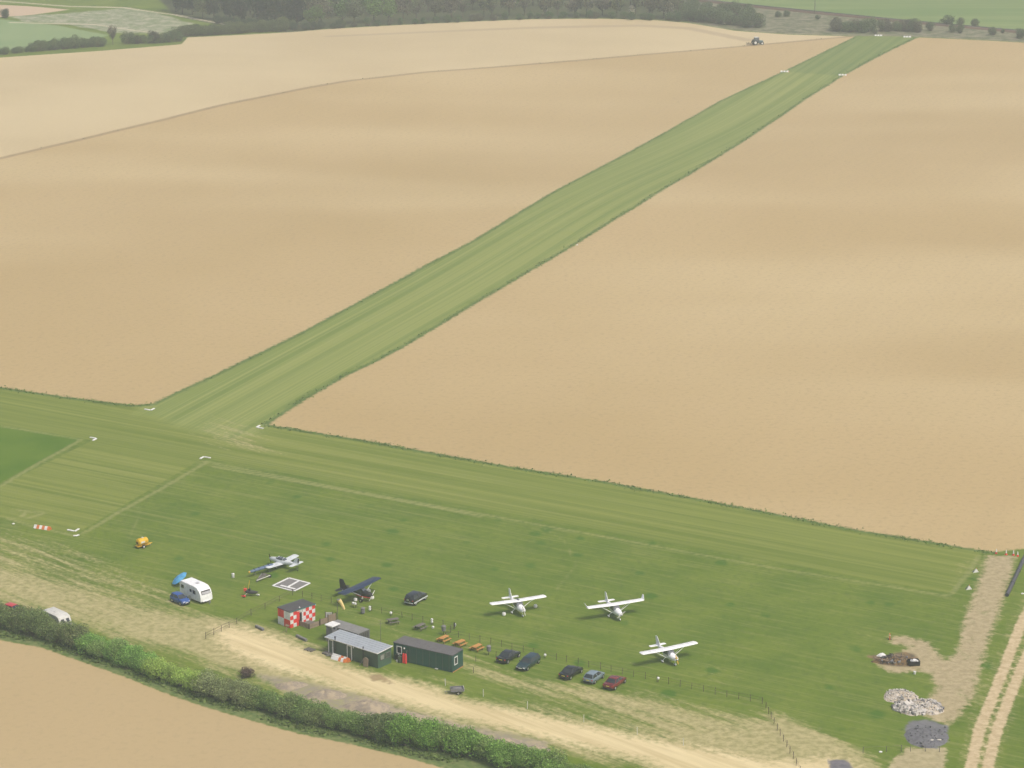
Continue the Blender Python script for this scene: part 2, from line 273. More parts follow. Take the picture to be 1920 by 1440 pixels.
# ------------------------------------------------------------------ the land as one fine sheet, cut into its fields
def build_land():
    mats = [ground_material()] + [ground_material(k) for k in ('grass', 'mown_c', 'mown_m', 'soil', 'soil_d', 'pale')]
    def grid(xs, ys):
        X, Y = np.meshgrid(xs, ys); nx, ny = len(xs), len(ys)
        V = np.stack([X.ravel(), Y.ravel()], 1)
        i = np.arange(nx * ny).reshape(ny, nx)
        F = np.stack([i[:-1, :-1].ravel(), i[:-1, 1:].ravel(), i[1:, 1:].ravel(), i[1:, :-1].ravel()], 1)
        return V, F
    near = grid(np.arange(-132, 132.01, 0.8), np.arange(296, 576.01, 0.8))
    far = grid(np.arange(-308, 308.01, 2.2), np.concatenate([np.arange(576, 1390, 2.0), [1400]]))
    xs = np.array([-5000, -3000, -1500, -700, -308, -132, 132, 308, 700, 1500, 3000, 5000.])
    ys = np.array([-2500, -1000, -200, 150, 296, 576, 1400, 2200, 3500, 6000, 9000.])
    Vo, Fo = grid(xs, ys)
    keep = []
    for f in Fo:
        c = Vo[f].mean(0)
        if 296 < c[1] < 576 and abs(c[0]) < 132: continue
        if 576 < c[1] < 1400 and abs(c[0]) < 308: continue
        keep.append(f)
    outer = (Vo, np.array(keep))
    polys = {k: P2(v) for k, v in POLY.items()}
    polys['wet'] = P2([(690, 1266), (712, 1264), (722, 1270), (742, 1284), (738, 1286), (712, 1276), (698, 1278)])
    straws = [  # thin, straw-strewn ground: outline, strength, feather in metres
        (P2([(-300, 940), (0, 985), (110, 1015), (200, 1050), (330, 1108), (420, 1150), (520, 1180), (600, 1225), (520, 1262), (430, 1240), (300, 1200), (200, 1180), (60, 1140), (0, 1120), (-300, 1060)]), 0.50, 5),
        (P2([(300, 1150), (440, 1185), (520, 1215), (500, 1250), (420, 1235), (330, 1205), (240, 1190)]), 0.35, 4),
        (P2([(858, 1240), (1000, 1275), (1200, 1298), (1330, 1328), (1450, 1352), (1560, 1385), (1640, 1450), (1480, 1440), (1350, 1400), (1200, 1345), (1050, 1305), (900, 1268)]), 0.80, 5),
        (P2([(900, 1262), (1100, 1310), (1300, 1365), (1480, 1415), (1450, 1425), (1250, 1375), (1000, 1325)]), 0.30, 4),
        (P2([(560, 1120), (640, 1135), (850, 1185), (950, 1215), (860, 1245), (740, 1205), (620, 1160)]), 0.36, 6),
        (P2([(1290, 1240), (1370, 1250), (1400, 1290), (1330, 1290)]), 0.30, 4),
        (P2([(1580, 1170), (1640, 1180), (1650, 1215), (1590, 1210)]), 0.30, 4),
        (P2([(900, 1160), (1250, 1230), (1300, 1280), (1000, 1230)]), 0.24, 8),
        (P2([(400, 775), (500, 800), (540, 850), (400, 850), (340, 815)]), 0.46, 7),
        (P2([(1790, 1045), (1838, 1045), (1790, 1110), (1770, 1100)]), 0.42, 2),
        (P2([(500, 1255), (760, 1320), (1000, 1380), (1180, 1430), (1150, 1450), (900, 1390), (600, 1320)]), 0.35, 4),
        (P2([(1440, 1330), (1540, 1370), (1620, 1430), (1600, 1470), (1480, 1440)]), 0.55, 5), (P2([(-300, 1000), (0, 1060), (200, 1130), (330, 1175), (440, 1240), (430, 1300), (300, 1262), (150, 1207), (0, 1166), (-300, 1080)]), 0.36, 4), (P2([(430, 1235), (560, 1275), (700, 1320), (680, 1365), (560, 1335), (430, 1300)]), 0.35, 4),
    ]
    lines = {k: [P2(l) for l in v] for k, v in LINES.items()}
    def attrs(V, only_far=False):
        A = {}
        for k, p in polys.items(): A[k] = np.clip(poly_sdf(V, p), -30, 30)
        for k, ls in lines.items():
            d = np.full(len(V), 30.0)
            for l in ls: d = np.minimum(d, line_dist(V, l))
            A[k] = d
        st = np.zeros(len(V))
        for p, a, f in straws: st += a * sstep(-f, f, poly_sdf(V, p))
        st += 0.55 * sstep(-6, 1, A['track']) + 0.35 * sstep(-2.5, 0.5, A['brown']) + 0.42 * sstep(3.2, 1.2, A['farm'])
        A['straw'] = st
        return A
    zone_names = ['airfield_grass', 'ploughed_field', 'ploughed_field', 'ploughed_field', 'ploughed_field', 'grass_runway', 'grass_runway', 'dirt_track', 'farm_track', 'hedge_bank', 'distant_field', 'scrubland', 'woodland_floor', 'rubble_ground', 'meadow']
    zone_labels = ['green mown grass of the airfield parking area', 'pale tilled field beyond the dark furrow', 'tan tilled field left of the long grass runway', 'tan tilled field right of the long grass runway', 'tan tilled field below the roadside hedge',
                   'long diagonal grass runway between the tilled fields', 'grass cross runway running below both fields', 'bare yellow dirt track past the green cabins', 'twin rutted farm track at right edge', 'grassy bank under the roadside hedge', 'far green crop field beyond the railway', 'brown scrub belt along the railway', 'dark ground under the wood', 'trampled brown ground around the rubble heaps', 'green meadow at top left']
    buckets = {z: ([], [], {}, 0) for z in range(len(zone_names))}
    store = {z: [] for z in range(len(zone_names))}
    for gi, (V, F) in enumerate((near, far, outer)):
        A = attrs(V)
        Z = height(V[:, 0], V[:, 1])
        m = {k: A[k][F].mean(1) for k in A}
        zid = np.zeros(len(F), int)
        def put(c, z): zid[c] = z
        put(m['cross'] > 0, 6); put((m['runway'] > 0) | (m['stub'] > 0), 5); put(m['farm'] < 1.2, 8); put((m['brown'] > 0) | (m['burnt'] > 0) | (m['asphalt'] > 0), 13)
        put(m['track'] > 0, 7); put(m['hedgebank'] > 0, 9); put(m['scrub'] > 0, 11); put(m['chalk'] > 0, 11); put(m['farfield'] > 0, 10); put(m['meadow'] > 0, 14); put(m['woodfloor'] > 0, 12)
        put(m['fieldd'] > 0, 4); put(m['fieldb'] > 0, 2); put(m['fieldc'] > 0, 3); put(m['fielda'] > 0, 1)
        mid = np.zeros(len(F), int)
        mn = {k: A[k][F].min(1) for k in A}; mx = {k: A[k][F].max(1) for k in A}
        clear = np.ones(len(F), bool)
        for k in ('verge', 'cutlines', 'wheels', 'farm', 'railway', 'farpath', 'furrow'): clear &= mn[k] > 3.2
        clear &= mx['straw'] < 0.01
        def alone(own): 
            c = clear & (mn[own] > 3.2 if own else clear)
            for k in polys:
                if k != own and not (own in ('cross', 'runway') and k in ('cross', 'runway', 'stub')): c = c & (mx[k] < -3.2)
            return c
        mid[alone(None)] = 1
        c = alone('cross') & (mx['runway'] < -6) & (mx['stub'] < -4); mid[c] = 2
        mid[alone('runway') & (mn['runway'] > 6)] = 3
        for k, i in (('fieldb', 4), ('fieldc', 4), ('fieldd', 5), ('fielda', 6)): mid[(mn[k] > 3.2) & (mn['furrow'] > 3.2)] = i
        for z in range(len(zone_names)):
            f = F[zid == z]
            if len(f) == 0: continue
            u, inv = np.unique(f.ravel(), return_inverse=True)
            store[z].append((np.column_stack([V[u], Z[u]]), inv.reshape(-1, 4), {k: A[k][u] for k in A}, mid[zid == z]))
    for z, parts in store.items():
        if not parts: continue
        off = 0; Vs = []; Fs = []
        for v, f, a, _ in parts: Vs.append(v); Fs.append(f + off); off += len(v)
        V = np.concatenate(Vs); F = np.concatenate(Fs)
        me = bpy.data.meshes.new(zone_names[z])
        me.vertices.add(len(V)); me.vertices.foreach_set('co', V.astype(np.float32).ravel())
        me.loops.add(F.size); me.loops.foreach_set('vertex_index', F.ravel().astype(np.int32))
        me.polygons.add(len(F)); me.polygons.foreach_set('loop_start', np.arange(0, F.size, 4, dtype=np.int32))
        me.polygons.foreach_set('use_smooth', np.ones(len(F), bool))
        me.update(calc_edges=True); me.validate()
        for k in parts[0][2]:
            at = me.attributes.new(k, 'FLOAT', 'POINT')
            at.data.foreach_set('value', np.concatenate([p[2][k] for p in parts]).astype(np.float32))
        for q in mats: me.materials.append(q)
        me.polygons.foreach_set('material_index', np.concatenate([p[3] for p in parts]).astype(np.int32))
        o = bpy.data.objects.new(zone_names[z], me); COL.objects.link(o)
        tagset(o, zone_labels[z], kind='structure')
build_land()

# ------------------------------------------------------------------ haze
def build_haze():
    bm = bmesh.new(); bmesh.ops.create_cube(bm, size=1.0)
    me = bpy.data.meshes.new('haze'); bm.to_mesh(me); bm.free()
    o = bpy.data.objects.new('haze', me); COL.objects.link(o)
    z0, z1 = -6.0, 152.0
    o.scale = (10400, 12000, z1 - z0); o.location = (0, 3250, (z0 + z1) / 2)
    m = bpy.data.materials.new('haze_air'); m.use_nodes = True; t = m.node_tree; t.nodes.clear()
    v = t.nodes.new('ShaderNodeVolumePrincipled'); v.inputs['Color'].default_value = (0.90, 0.97, 1.0, 1)
    v.inputs['Density'].default_value = HAZE_DENSITY; v.inputs['Anisotropy'].default_value = 0.2
    out = t.nodes.new('ShaderNodeOutputMaterial'); t.links.new(v.outputs[0], out.inputs['Volume'])
    me.materials.append(m)
    tagset(o, 'thin pale haze over the whole airfield', 'haze', kind='stuff')
HAZE_DENSITY = 0.00035
build_haze()
# ------------------------------------------------------------------ materials for things
def plain(name, col, rough=0.6, spec=0.4, metal=0.0, dirt=0.12, scale=2.0):
    s = NT(name); tc = s.n('ShaderNodeTexCoord').outputs['Object']
    n = s.noise(tc, scale, 4, 0.6)
    d = tuple(c * (1 - dirt * 2.2) for c in col)
    return s.out(s.mix(s.math('MULTIPLY', s.ss(n, 0.35, 0.75), 0.8), col, d), rough, spec, metal=metal)
def leaf_material(name, var=0.55):
    s = NT(name); oi = s.n('ShaderNodeObjectInfo'); g = s.n('ShaderNodeNewGeometry')
    r = g.outputs['Random Per Island']
    dark = s.mix(1.0, oi.outputs['Color'], (0.75,) * 3, 'MULTIPLY'); lite = s.mix(1.0, oi.outputs['Color'], (1.95, 2.0, 1.7), 'MULTIPLY')
    c = s.mix(r, dark, lite); m = s.out(c, 0.75, 0.15)
    tr = s.n('ShaderNodeBsdfTranslucent'); s.set(tr.inputs[0], c); mx = s.n('ShaderNodeMixShader'); mx.inputs[0].default_value = 0.45
    o = [n for n in s.t.nodes if n.type == 'OUTPUT_MATERIAL'][0]
    s.t.links.new(s.bsdf.outputs[0], mx.inputs[1]); s.t.links.new(tr.outputs[0], mx.inputs[2]); s.t.links.new(mx.outputs[0], o.inputs[0])
    return m
def corrugated(name, c0, c1, period, axis='X', rough=0.5, metal=0.0):
    s = NT(name); tc = s.n('ShaderNodeTexCoord').outputs['Object']
    sp = s.n('ShaderNodeSeparateXYZ'); s.set(sp.inputs[0], tc)
    w = s.math('FRACT', s.math('DIVIDE', sp.outputs[axis], period))
    n = s.noise(tc, 1.3, 4); f = s.math('ADD', s.math('MULTIPLY', s.ss(s.math('ABSOLUTE', s.math('SUBTRACT', w, 0.5)), 0.36, 0.5), 0.55), s.math('MULTIPLY', s.ss(n, 0.4, 0.8), 0.45))
    return s.out(s.mix(f, c0, c1), rough, 0.3, metal=metal)
MT = {}
def mat(k): return MT[k]
for k, c, r, sp, me_ in [
    ('white', (0.80, 0.80, 0.78), 0.45, 0.4, 0), ('whiteplane', (0.90, 0.91, 0.92), 0.30, 0.5, 0), ('offwhite', (0.62, 0.62, 0.58), 0.5, 0.4, 0), ('silver', (0.72, 0.76, 0.78), 0.38, 0.5, 0.1),
    ('red', (0.78, 0.050, 0.042), 0.5, 0.4, 0), ('orange', (0.70, 0.20, 0.05), 0.5, 0.4, 0), ('yellow', (0.75, 0.45, 0.015), 0.4, 0.4, 0), ('sock', (0.88, 0.68, 0.30), 0.8, 0.2, 0),
    ('navy', (0.022, 0.036, 0.078), 0.35, 0.5, 0), ('black', (0.018, 0.018, 0.020), 0.5, 0.4, 0), ('tyre', (0.020, 0.020, 0.020), 0.9, 0.1, 0), ('chrome', (0.55, 0.56, 0.58), 0.3, 0.5, 0.6),
    ('grey', (0.20, 0.20, 0.21), 0.7, 0.3, 0), ('concrete', (0.21, 0.205, 0.20), 0.9, 0.2, 0), ('felt', (0.135, 0.130, 0.135), 0.92, 0.15, 0), ('greyroof', (0.225, 0.225, 0.22), 0.9, 0.2, 0), ('darkfelt', (0.085, 0.083, 0.090), 0.92, 0.15, 0),
    ('pine', (0.52, 0.26, 0.085), 0.8, 0.2, 0), ('oldwood', (0.17, 0.155, 0.14), 0.9, 0.15, 0), ('brownwood', (0.32, 0.245, 0.185), 0.9, 0.15, 0), ('darkwood', (0.075, 0.058, 0.045), 0.9, 0.15, 0),
    ('bluecover', (0.13, 0.185, 0.29), 0.55, 0.3, 0), ('bluesky', (0.12, 0.42, 0.72), 0.6, 0.3, 0), ('gold', (0.80, 0.50, 0.06), 0.5, 0.3, 0), ('drum', (0.060, 0.085, 0.060), 0.6, 0.3, 0), ('rust', (0.155, 0.105, 0.075), 0.85, 0.2, 0),
    ('chalkstone', (0.56, 0.53, 0.49), 0.95, 0.1, 0), ('pipe', (0.085, 0.085, 0.098), 0.6, 0.3, 0), ('plate', (0.72, 0.60, 0.10), 0.5, 0.3, 0), ('plate_w', (0.8, 0.8, 0.78), 0.5, 0.3, 0), ('lamp_red', (0.45, 0.02, 0.02), 0.3, 0.5, 0),
    ('lampglass', (0.75, 0.77, 0.80), 0.15, 0.6, 0), ('bark', (0.085, 0.070, 0.055), 0.95, 0.1, 0), ('twig', (0.165, 0.140, 0.120), 0.95, 0.1, 0), ('tealgreen', (0.11, 0.19, 0.20), 0.5, 0.4, 0), ('skin_dark', (0.05, 0.05, 0.055), 0.7, 0.3, 0),
    ('screenblind', (0.42, 0.42, 0.44), 0.35, 0.5, 0), ('greengrey', (0.075, 0.105, 0.085), 0.7, 0.3, 0), ('curtain', (0.30, 0.32, 0.28), 0.8, 0.2, 0), ('teal', (0.05, 0.21, 0.19), 0.7, 0.2, 0)]:
    MT[k] = plain(k, c, r, sp, me_)
def glass_mat():
    s = NT('glass_dark'); return s.out((0.030, 0.036, 0.042), 0.06, 0.8)
MT['glass'] = glass_mat()
s_ = NT('tinted_canopy'); MT['canopy'] = s_.out((0.085, 0.10, 0.12), 0.05, 0.8)
MT['cabin_green'] = corrugated('cabin_green', (0.030, 0.100, 0.080), (0.020, 0.068, 0.056), 0.32)
MT['cabin_olive'] = corrugated('cabin_olive', (0.070, 0.112, 0.084), (0.052, 0.084, 0.064), 0.45)
MT['cabin_olive_end'] = corrugated('cabin_olive_end', (0.070, 0.130, 0.088), (0.054, 0.100, 0.070), 0.45, 'Y')
MT['container_grey'] = corrugated('container_grey', (0.115, 0.115, 0.112), (0.072, 0.072, 0.072), 0.28)
MT['tinroof'] = plain('tinroof', (0.47, 0.51, 0.54), 0.45, 0.4, 0.3, 0.06, 0.8)
MT['leaf'] = leaf_material('leaf'); MT['leaf_soft'] = leaf_material('leaf_soft', 0.45)
def carpaint(name, col, rough=0.22):
    s = NT(name); b = s.out(col, rough, 0.5); s.bsdf.inputs['Coat Weight'].default_value = 0.5; s.bsdf.inputs['Coat Roughness'].default_value = 0.08; return b

# ------------------------------------------------------------------ mesh builder
class MB:
    def __init__(s): s.v = []; s.f = []
    def add(s, vs_, fs):
        o = len(s.v); s.v += [tuple(p) for p in vs_]; s.f += [tuple(i + o for i in f) for f in fs]; return s
    def box(s, c, size, rz=0, tilt=None):
        x, y, z = [d / 2 for d in size]
        M = Matrix.Rotation(rz, 3, 'Z')
        if tilt is not None: M = M @ tilt
        vs_ = [Vector(c) + M @ Vector((sx * x, sy * y, sz * z)) for sz in (-1, 1) for sy in (-1, 1) for sx in (-1, 1)]
        return s.add(vs_, [(0, 2, 3, 1), (4, 5, 7, 6), (0, 1, 5, 4), (2, 6, 7, 3), (0, 4, 6, 2), (1, 3, 7, 5)])
    def loft(s, rings, cap=True, closed=True):
        n = len(rings[0]); vs_ = [p for r in rings for p in r]; fs = []
        for i in range(len(rings) - 1):
            for j in range(n if closed else n - 1):
                a = i * n + j; b = i * n + (j + 1) % n; fs.append((a, b, b + n, a + n))
        if cap: fs.append(tuple(range(n))[::-1]); fs.append(tuple((len(rings) - 1) * n + j for j in range(n)))
        return s.add(vs_, fs)
    def tube(s, p0, p1, r0, r1=None, n=8, cap=True):
        p0 = Vector(p0); p1 = Vector(p1); r1 = r0 if r1 is None else r1
        q = (p1 - p0).to_track_quat('Z', 'Y').to_matrix()
        rs = [[p + q @ Vector((math.cos(2 * PI * k / n) * r, math.sin(2 * PI * k / n) * r, 0)) for k in range(n)] for p, r in ((p0, r0), (p1, r1))]
        return s.loft(rs, cap)
    def lathe(s, prof, axis_p=(0, 0, 0), n=14, axis='Z'):
        rs = []
        for r, h in prof:
            ring = []
            for k in range(n):
                a = 2 * PI * k / n; c, d = math.cos(a) * r, math.sin(a) * r
                p = {'Z': (c, d, h), 'X': (h, c, d), 'Y': (d, h, c)}[axis]
                ring.append(Vector(axis_p) + Vector(p))
            rs.append(ring)
        return s.loft(rs)
    def prism(s, pts, axis_vec):
        """polygon (3-D points) pushed along a vector"""
        a = [Vector(p) for p in pts]; b = [p + Vector(axis_vec) for p in a]
        return s.loft([a, b])
    def quad(s, *p): return s.add(p, [tuple(range(len(p)))])
    def build(s, name, m, parent=None, smooth=False, bevel=0.0, label=None):
        me = bpy.data.meshes.new(name); me.from_pydata(s.v, [], s.f)
        bm = bmesh.new(); bm.from_mesh(me); bmesh.ops.recalc_face_normals(bm, faces=bm.faces)
        if bevel: bmesh.ops.bevel(bm, geom=[e for e in bm.edges if e.calc_face_angle(0) > 0.5], offset=bevel, segments=1, affect='EDGES', clamp_overlap=True)
        bm.to_mesh(me); bm.free()
        if smooth:
            me.polygons.foreach_set('use_smooth', [True] * len(me.polygons))
            try: me.set_sharp_from_angle(angle=math.radians(42))
            except Exception: pass
        me.materials.append(MT[m] if isinstance(m, str) else m)
        o = bpy.data.objects.new(name, me); COL.objects.link(o)
        if parent is not None: o.parent = parent
        if label: o['label'] = label
        return o
def thing(name, label, cat, loc=(0, 0, 0), rz=0.0, group=None):
    o = bpy.data.objects.new(name, None); COL.objects.link(o)
    o.location = loc; o.rotation_euler = (0, 0, rz); o.empty_display_size = 0.5
    return tagset(o, label, cat, group)
def copy_tree(o, parent=None):
    c = o.copy(); COL.objects.link(c); c.parent = parent
    for ch in list(o.children): copy_tree(ch, c)
    return c
def heading(p, q):
    d = G(*q) - G(*p); return math.atan2(d.y, d.x)

# ------------------------------------------------------------------ foliage
rng = np.random.default_rng(11)
def mesh_np(name, V, F, m):
    me = bpy.data.meshes.new(name); F = np.asarray(F); k = F.shape[1]
    me.vertices.add(len(V)); me.vertices.foreach_set('co', np.asarray(V, np.float32).ravel())
    me.loops.add(F.size); me.loops.foreach_set('vertex_index', F.ravel().astype(np.int32))
    me.polygons.add(len(F)); me.polygons.foreach_set('loop_start', np.arange(0, F.size, k, dtype=np.int32))
    me.update(calc_edges=True); me.materials.append(MT[m] if isinstance(m, str) else m); return me
def leaves(C, N, size, jit=0.9):
    """one small leaf quad at each point of C facing roughly N"""
    n = len(C); N = N + rng.normal(0, jit, (n, 3)); N /= np.linalg.norm(N, axis=1, keepdims=True) + 1e-9
    R = rng.normal(0, 1, (n, 3)); U = np.cross(N, R); U /= np.linalg.norm(U, axis=1, keepdims=True) + 1e-9; W = np.cross(N, U)
    s1 = size * rng.uniform(0.6, 1.4, (n, 1)); s2 = s1 * rng.uniform(0.5, 0.9, (n, 1))
    V = np.stack([C - U * s1, C - W * s2, C + U * s1, C + W * s2], 1).reshape(-1, 3)
    return V, np.arange(4 * n).reshape(-1, 4)
def crown_mesh(name, n, rad, zc, size, lumps=14, m='leaf', top=1.0, fill=0.35, base_cut=-0.75):
    """foliage spread through lumps set on an uneven egg"""
    cs = []
    for i in range(lumps):
        d = rng.normal(0, 1, 3); d /= np.linalg.norm(d); d[2] = max(d[2], base_cut)
        cs.append((d * np.array(rad) * rng.uniform(0.45, 0.80), rng.uniform(0.34, 0.56)))
    Cs = []; Ns = []
    per = n // lumps
    for c, r in cs:
        d = rng.normal(0, 1, (per, 3)); d /= np.linalg.norm(d, axis=1, keepdims=True)
        rr = r * (rng.uniform(fill, 1.08, (per, 1)) ** 0.5)
        Cs.append(c + d * rr * np.array(rad)); Ns.append(d + 0.35 * np.sign(c) * 0)
    C = np.concatenate(Cs); Nn = np.concatenate(Ns)
    C[:, 2] = zc + C[:, 2] * top
    C[:, 2] = np.maximum(C[:, 2], 0.08 + rng.uniform(0, 0.2, len(C)))
    V, F = leaves(C, Nn, size)
    return mesh_np(name, V, F, m)
def trunk_mesh(name, h, r, limbs, spread, m='bark', twigs=0, twig_r=0.02):
    b = MB(); pts = [Vector((0, 0, -0.2)), Vector((rng.normal(0, .03) * h, rng.normal(0, .03) * h, h * 0.5)), Vector((rng.normal(0, .05) * h, rng.normal(0, .05) * h, h))]
    b.tube(pts[0], pts[1], r, r * 0.7, 6); b.tube(pts[1], pts[2], r * 0.7, r * 0.3, 6)
    for i in range(limbs):
        a = rng.uniform(0, 2 * PI); t = rng.uniform(0.25, 0.95); p = pts[0].lerp(pts[2], t)
        q = p + Vector((math.cos(a) * spread * rng.uniform(.6, 1), math.sin(a) * spread * rng.uniform(.6, 1), h * rng.uniform(.15, .5)))
        b.tube(p, q, r * 0.42, r * 0.14, 5)
    for i in range(twigs):
        a = rng.uniform(0, 2 * PI); p = Vector((rng.normal(0, .25) * spread, rng.normal(0, .25) * spread, rng.uniform(0, .2)))
        q = Vector((math.cos(a) * spread * rng.uniform(.5, 1.15), math.sin(a) * spread * rng.uniform(.5, 1.15), h * rng.uniform(.25, 1.15)))
        b.tube(p, q, twig_r, twig_r * 0.5, 3, cap=False)
    me = bpy.data.meshes.new(name); me.from_pydata(b.v, [], b.f); me.materials.append(MT[m]); return me
SHRUBS = [(crown_mesh('foliage', 3400, (1.75, 1.75, 1.55), 1.55, 0.085, 18, 'leaf', 1.0, 0.5, -0.9), trunk_mesh('stem', 1.6, 0.10, 6, 1.2, 'twig', 70, 0.035)) for _ in range(6)]
TREES = [(crown_mesh('crown', 1700, (3.9, 3.9, 4.6), 7.2, 0.36, 20, 'leaf_soft', 1.0, 0.4), trunk_mesh('trunk', 7.5, 0.26, 9, 2.6)) for _ in range(5)]
FIRS = [(crown_mesh('crown', 1600, (3.0, 3.0, 6.0), 7.4, 0.36, 22, 'leaf_soft', 1.0, 0.4), trunk_mesh('trunk', 9.0, 0.24, 6, 1.6)) for _ in range(3)]
BARE = [(crown_mesh('crown', 500, (3.6, 3.6, 4.4), 7.0, 0.30, 18, 'leaf_soft', 1.0, 0.3), trunk_mesh('trunk', 8.0, 0.26, 12, 3.0, 'twig', 0)) for _ in range(2)]
for _, tm in BARE:      # a fan of fine bare branches
    b = MB()
    for i in range(90):
        a = rng.uniform(0, 2 * PI); p = Vector((rng.normal(0, .5), rng.normal(0, .5), rng.uniform(3, 6)))
        q = Vector((math.cos(a) * rng.uniform(1.5, 3.6), math.sin(a) * rng.uniform(1.5, 3.6), rng.uniform(6, 11)))
        b.tube(p, q, 0.08, 0.03, 3, cap=False)
    v0 = [v.co[:] for v in tm.vertices]; f0 = [tuple(p.vertices) for p in tm.polygons]
    tm.clear_geometry(); tm.from_pydata(v0 + b.v, [], f0 + [tuple(i + len(v0) for i in f) for f in b.f])
def plant(name, src, part_names, loc, sc, color, label, cat, group, sz=None):
    r = thing(name, label, cat, loc, random.uniform(0, 2 * PI), group)
    r.scale = (sc * random.uniform(.85, 1.35), sc * random.uniform(.85, 1.15), (sz or sc) * random.uniform(.82, 1.12))
    kk = random.uniform(0.9, 1.12)
    for me, pn in zip(src, part_names):
        o = bpy.data.objects.new(pn, me); COL.objects.link(o); o.parent = r
        o.color = (*[max(0.004, c * kk) for c in color], 1)
    return r
def along(pts, step):
    W = [G(*p) for p in pts]; out = []; acc = 0.0
    for a, b in zip(W, W[1:]):
        L = (b - a).length; t = acc
        while t < L: out.append(a.lerp(b, t / L)); t += step
        acc = t - L
    return out
def to_px(w):
    c, s = math.cos(PITCH), math.sin(PITCH); d = w - Vector((0, 0, CAM_H))
    depth = d.y * c - d.z * s; up = d.y * s + d.z * c
    return 960 + FPX * d.x / depth, 720 - FPX * up / depth

# the roadside hedge in the foreground
hedge_line = [(x, y - 5) for x, y in [(-130, 1140), (-60, 1160), (0, 1177), (80, 1196), (150, 1219), (230, 1246), (300, 1274), (380, 1302), (450, 1322), (560, 1352), (650, 1374), (760, 1398), (850, 1413), (1000, 1452), (1120, 1488), (1250, 1530)]]
HSEC = [(148, (0.070, 0.092, 0.040), 'dark olive shrub in the left end of the roadside hedge', 1.14), (285, (0.092, 0.155, 0.045), 'bright green shrub beside the dark left end of the roadside hedge', 0.98),
        (375, (0.138, 0.182, 0.052), 'yellow-green shrub in the hedge between brighter and greyer stretches', 0.92), (470, (0.112, 0.128, 0.068), 'grey-green half-bare shrub in the hedge below the purple bush', 0.95),
        (690, (0.082, 0.118, 0.044), 'olive shrub of the hedge below the grey spoil bank', 0.95), (745, (0.050, 0.080, 0.030), 'very dark shrub of the hedge below the spoil bank', 1.05),
        (860, (0.078, 0.135, 0.032), 'round green shrub of the hedge right of the very dark shrub', 1.12), (1045, (0.088, 0.142, 0.040), 'mid green shrub near the lower end of the hedge', 1.05), (9999, (0.082, 0.125, 0.040), 'shrub at the bottom edge of the photo in the hedge', 0.9)]
for w in along(hedge_line, 1.3):
    for off in ((-0.55, 0.5) if random.random() < 0.55 else (0.0,)):
        px, py = to_px(w)
        for lim, colr, lab, k in HSEC:
            if px < lim: break
        if random.random() < 0.18: colr = tuple(a * 0.6 + b * 0.4 for a, b in zip(colr, (0.10, 0.10, 0.06)))
        colr = tuple(c * 2.25 for c in colr); sc = k * random.uniform(0.85, 1.12)
        plant('hedge_shrub', random.choice(SHRUBS), ('foliage', 'stem'), (w.x + random.uniform(-.3, .3), w.y + off + random.uniform(-.3, .3), 0), sc * random.uniform(.9, 1.05), colr, lab, 'shrub', lab.split(' of the')[0].split(' in the')[0] + ' stretch', sc * 0.98)
plant('bush', SHRUBS[0], ('foliage', 'stem'), G(463, 1270), 0.58, (0.125, 0.085, 0.085), 'small purple-brown bush standing alone above the hedge', 'bush', None)

# hedges, bushes and trees on the far side
def far_row(pts, step, sc, cols, lab, cat, grp, src=SHRUBS, names=('foliage', 'stem'), nm='hedge_shrub', jit=0.6):
    for w in along(pts, step):
        k = random.uniform(0.85, 1.15) * sc
        x, y = w.x + random.uniform(-jit, jit), w.y + random.uniform(-jit, jit)
        plant(nm, random.choice(src), names, (x, y, float(height(x, y))), k, random.choice(cols), lab, cat, grp)
OLIVE = [(0.105, 0.150, 0.068), (0.092, 0.140, 0.064), (0.125, 0.165, 0.075)]
far_row([(-160, 116), (-60, 108), (0, 103), (60, 97)], 1.9, 0.85, OLIVE, 'low olive shrub of the hedge at left photo edge', 'shrub', 'low shrubs at the far left hedge end')
far_row([(62, 97), (110, 93), (170, 88), (200, 87)], 1.7, 1.25, OLIVE, 'rounded shrub of the far hedge left of the bare tree', 'shrub', 'far hedge left of the bare tree')
far_row([(240, 83), (258, 82), (290, 81), (335, 78)], 2.0, 1.25, OLIVE + [(0.085, 0.08, 0.06)], 'rounded shrub of the far hedge right of the bare tree', 'shrub', 'far hedge right of the bare tree')
far_row([(338, 69), (400, 66), (470, 61), (540, 58)], 1.5, 1.4, [(0.110, 0.138, 0.062), (0.102, 0.130, 0.060)], 'clipped dense shrub of the long straight hedge near the wood', 'shrub', 'long straight far hedge')
plant('tree', BARE[0], ('crown', 'trunk'), G(212, 84), 0.62, (0.13, 0.11, 0.09), 'leafless tree standing in the far left hedge', 'tree', None)
plant('bush', SHRUBS[1], ('foliage', 'stem'), G(10, 34), 1.2, (0.06, 0.08, 0.05), 'dark bush beside the pale field at top left edge', 'bush', None)

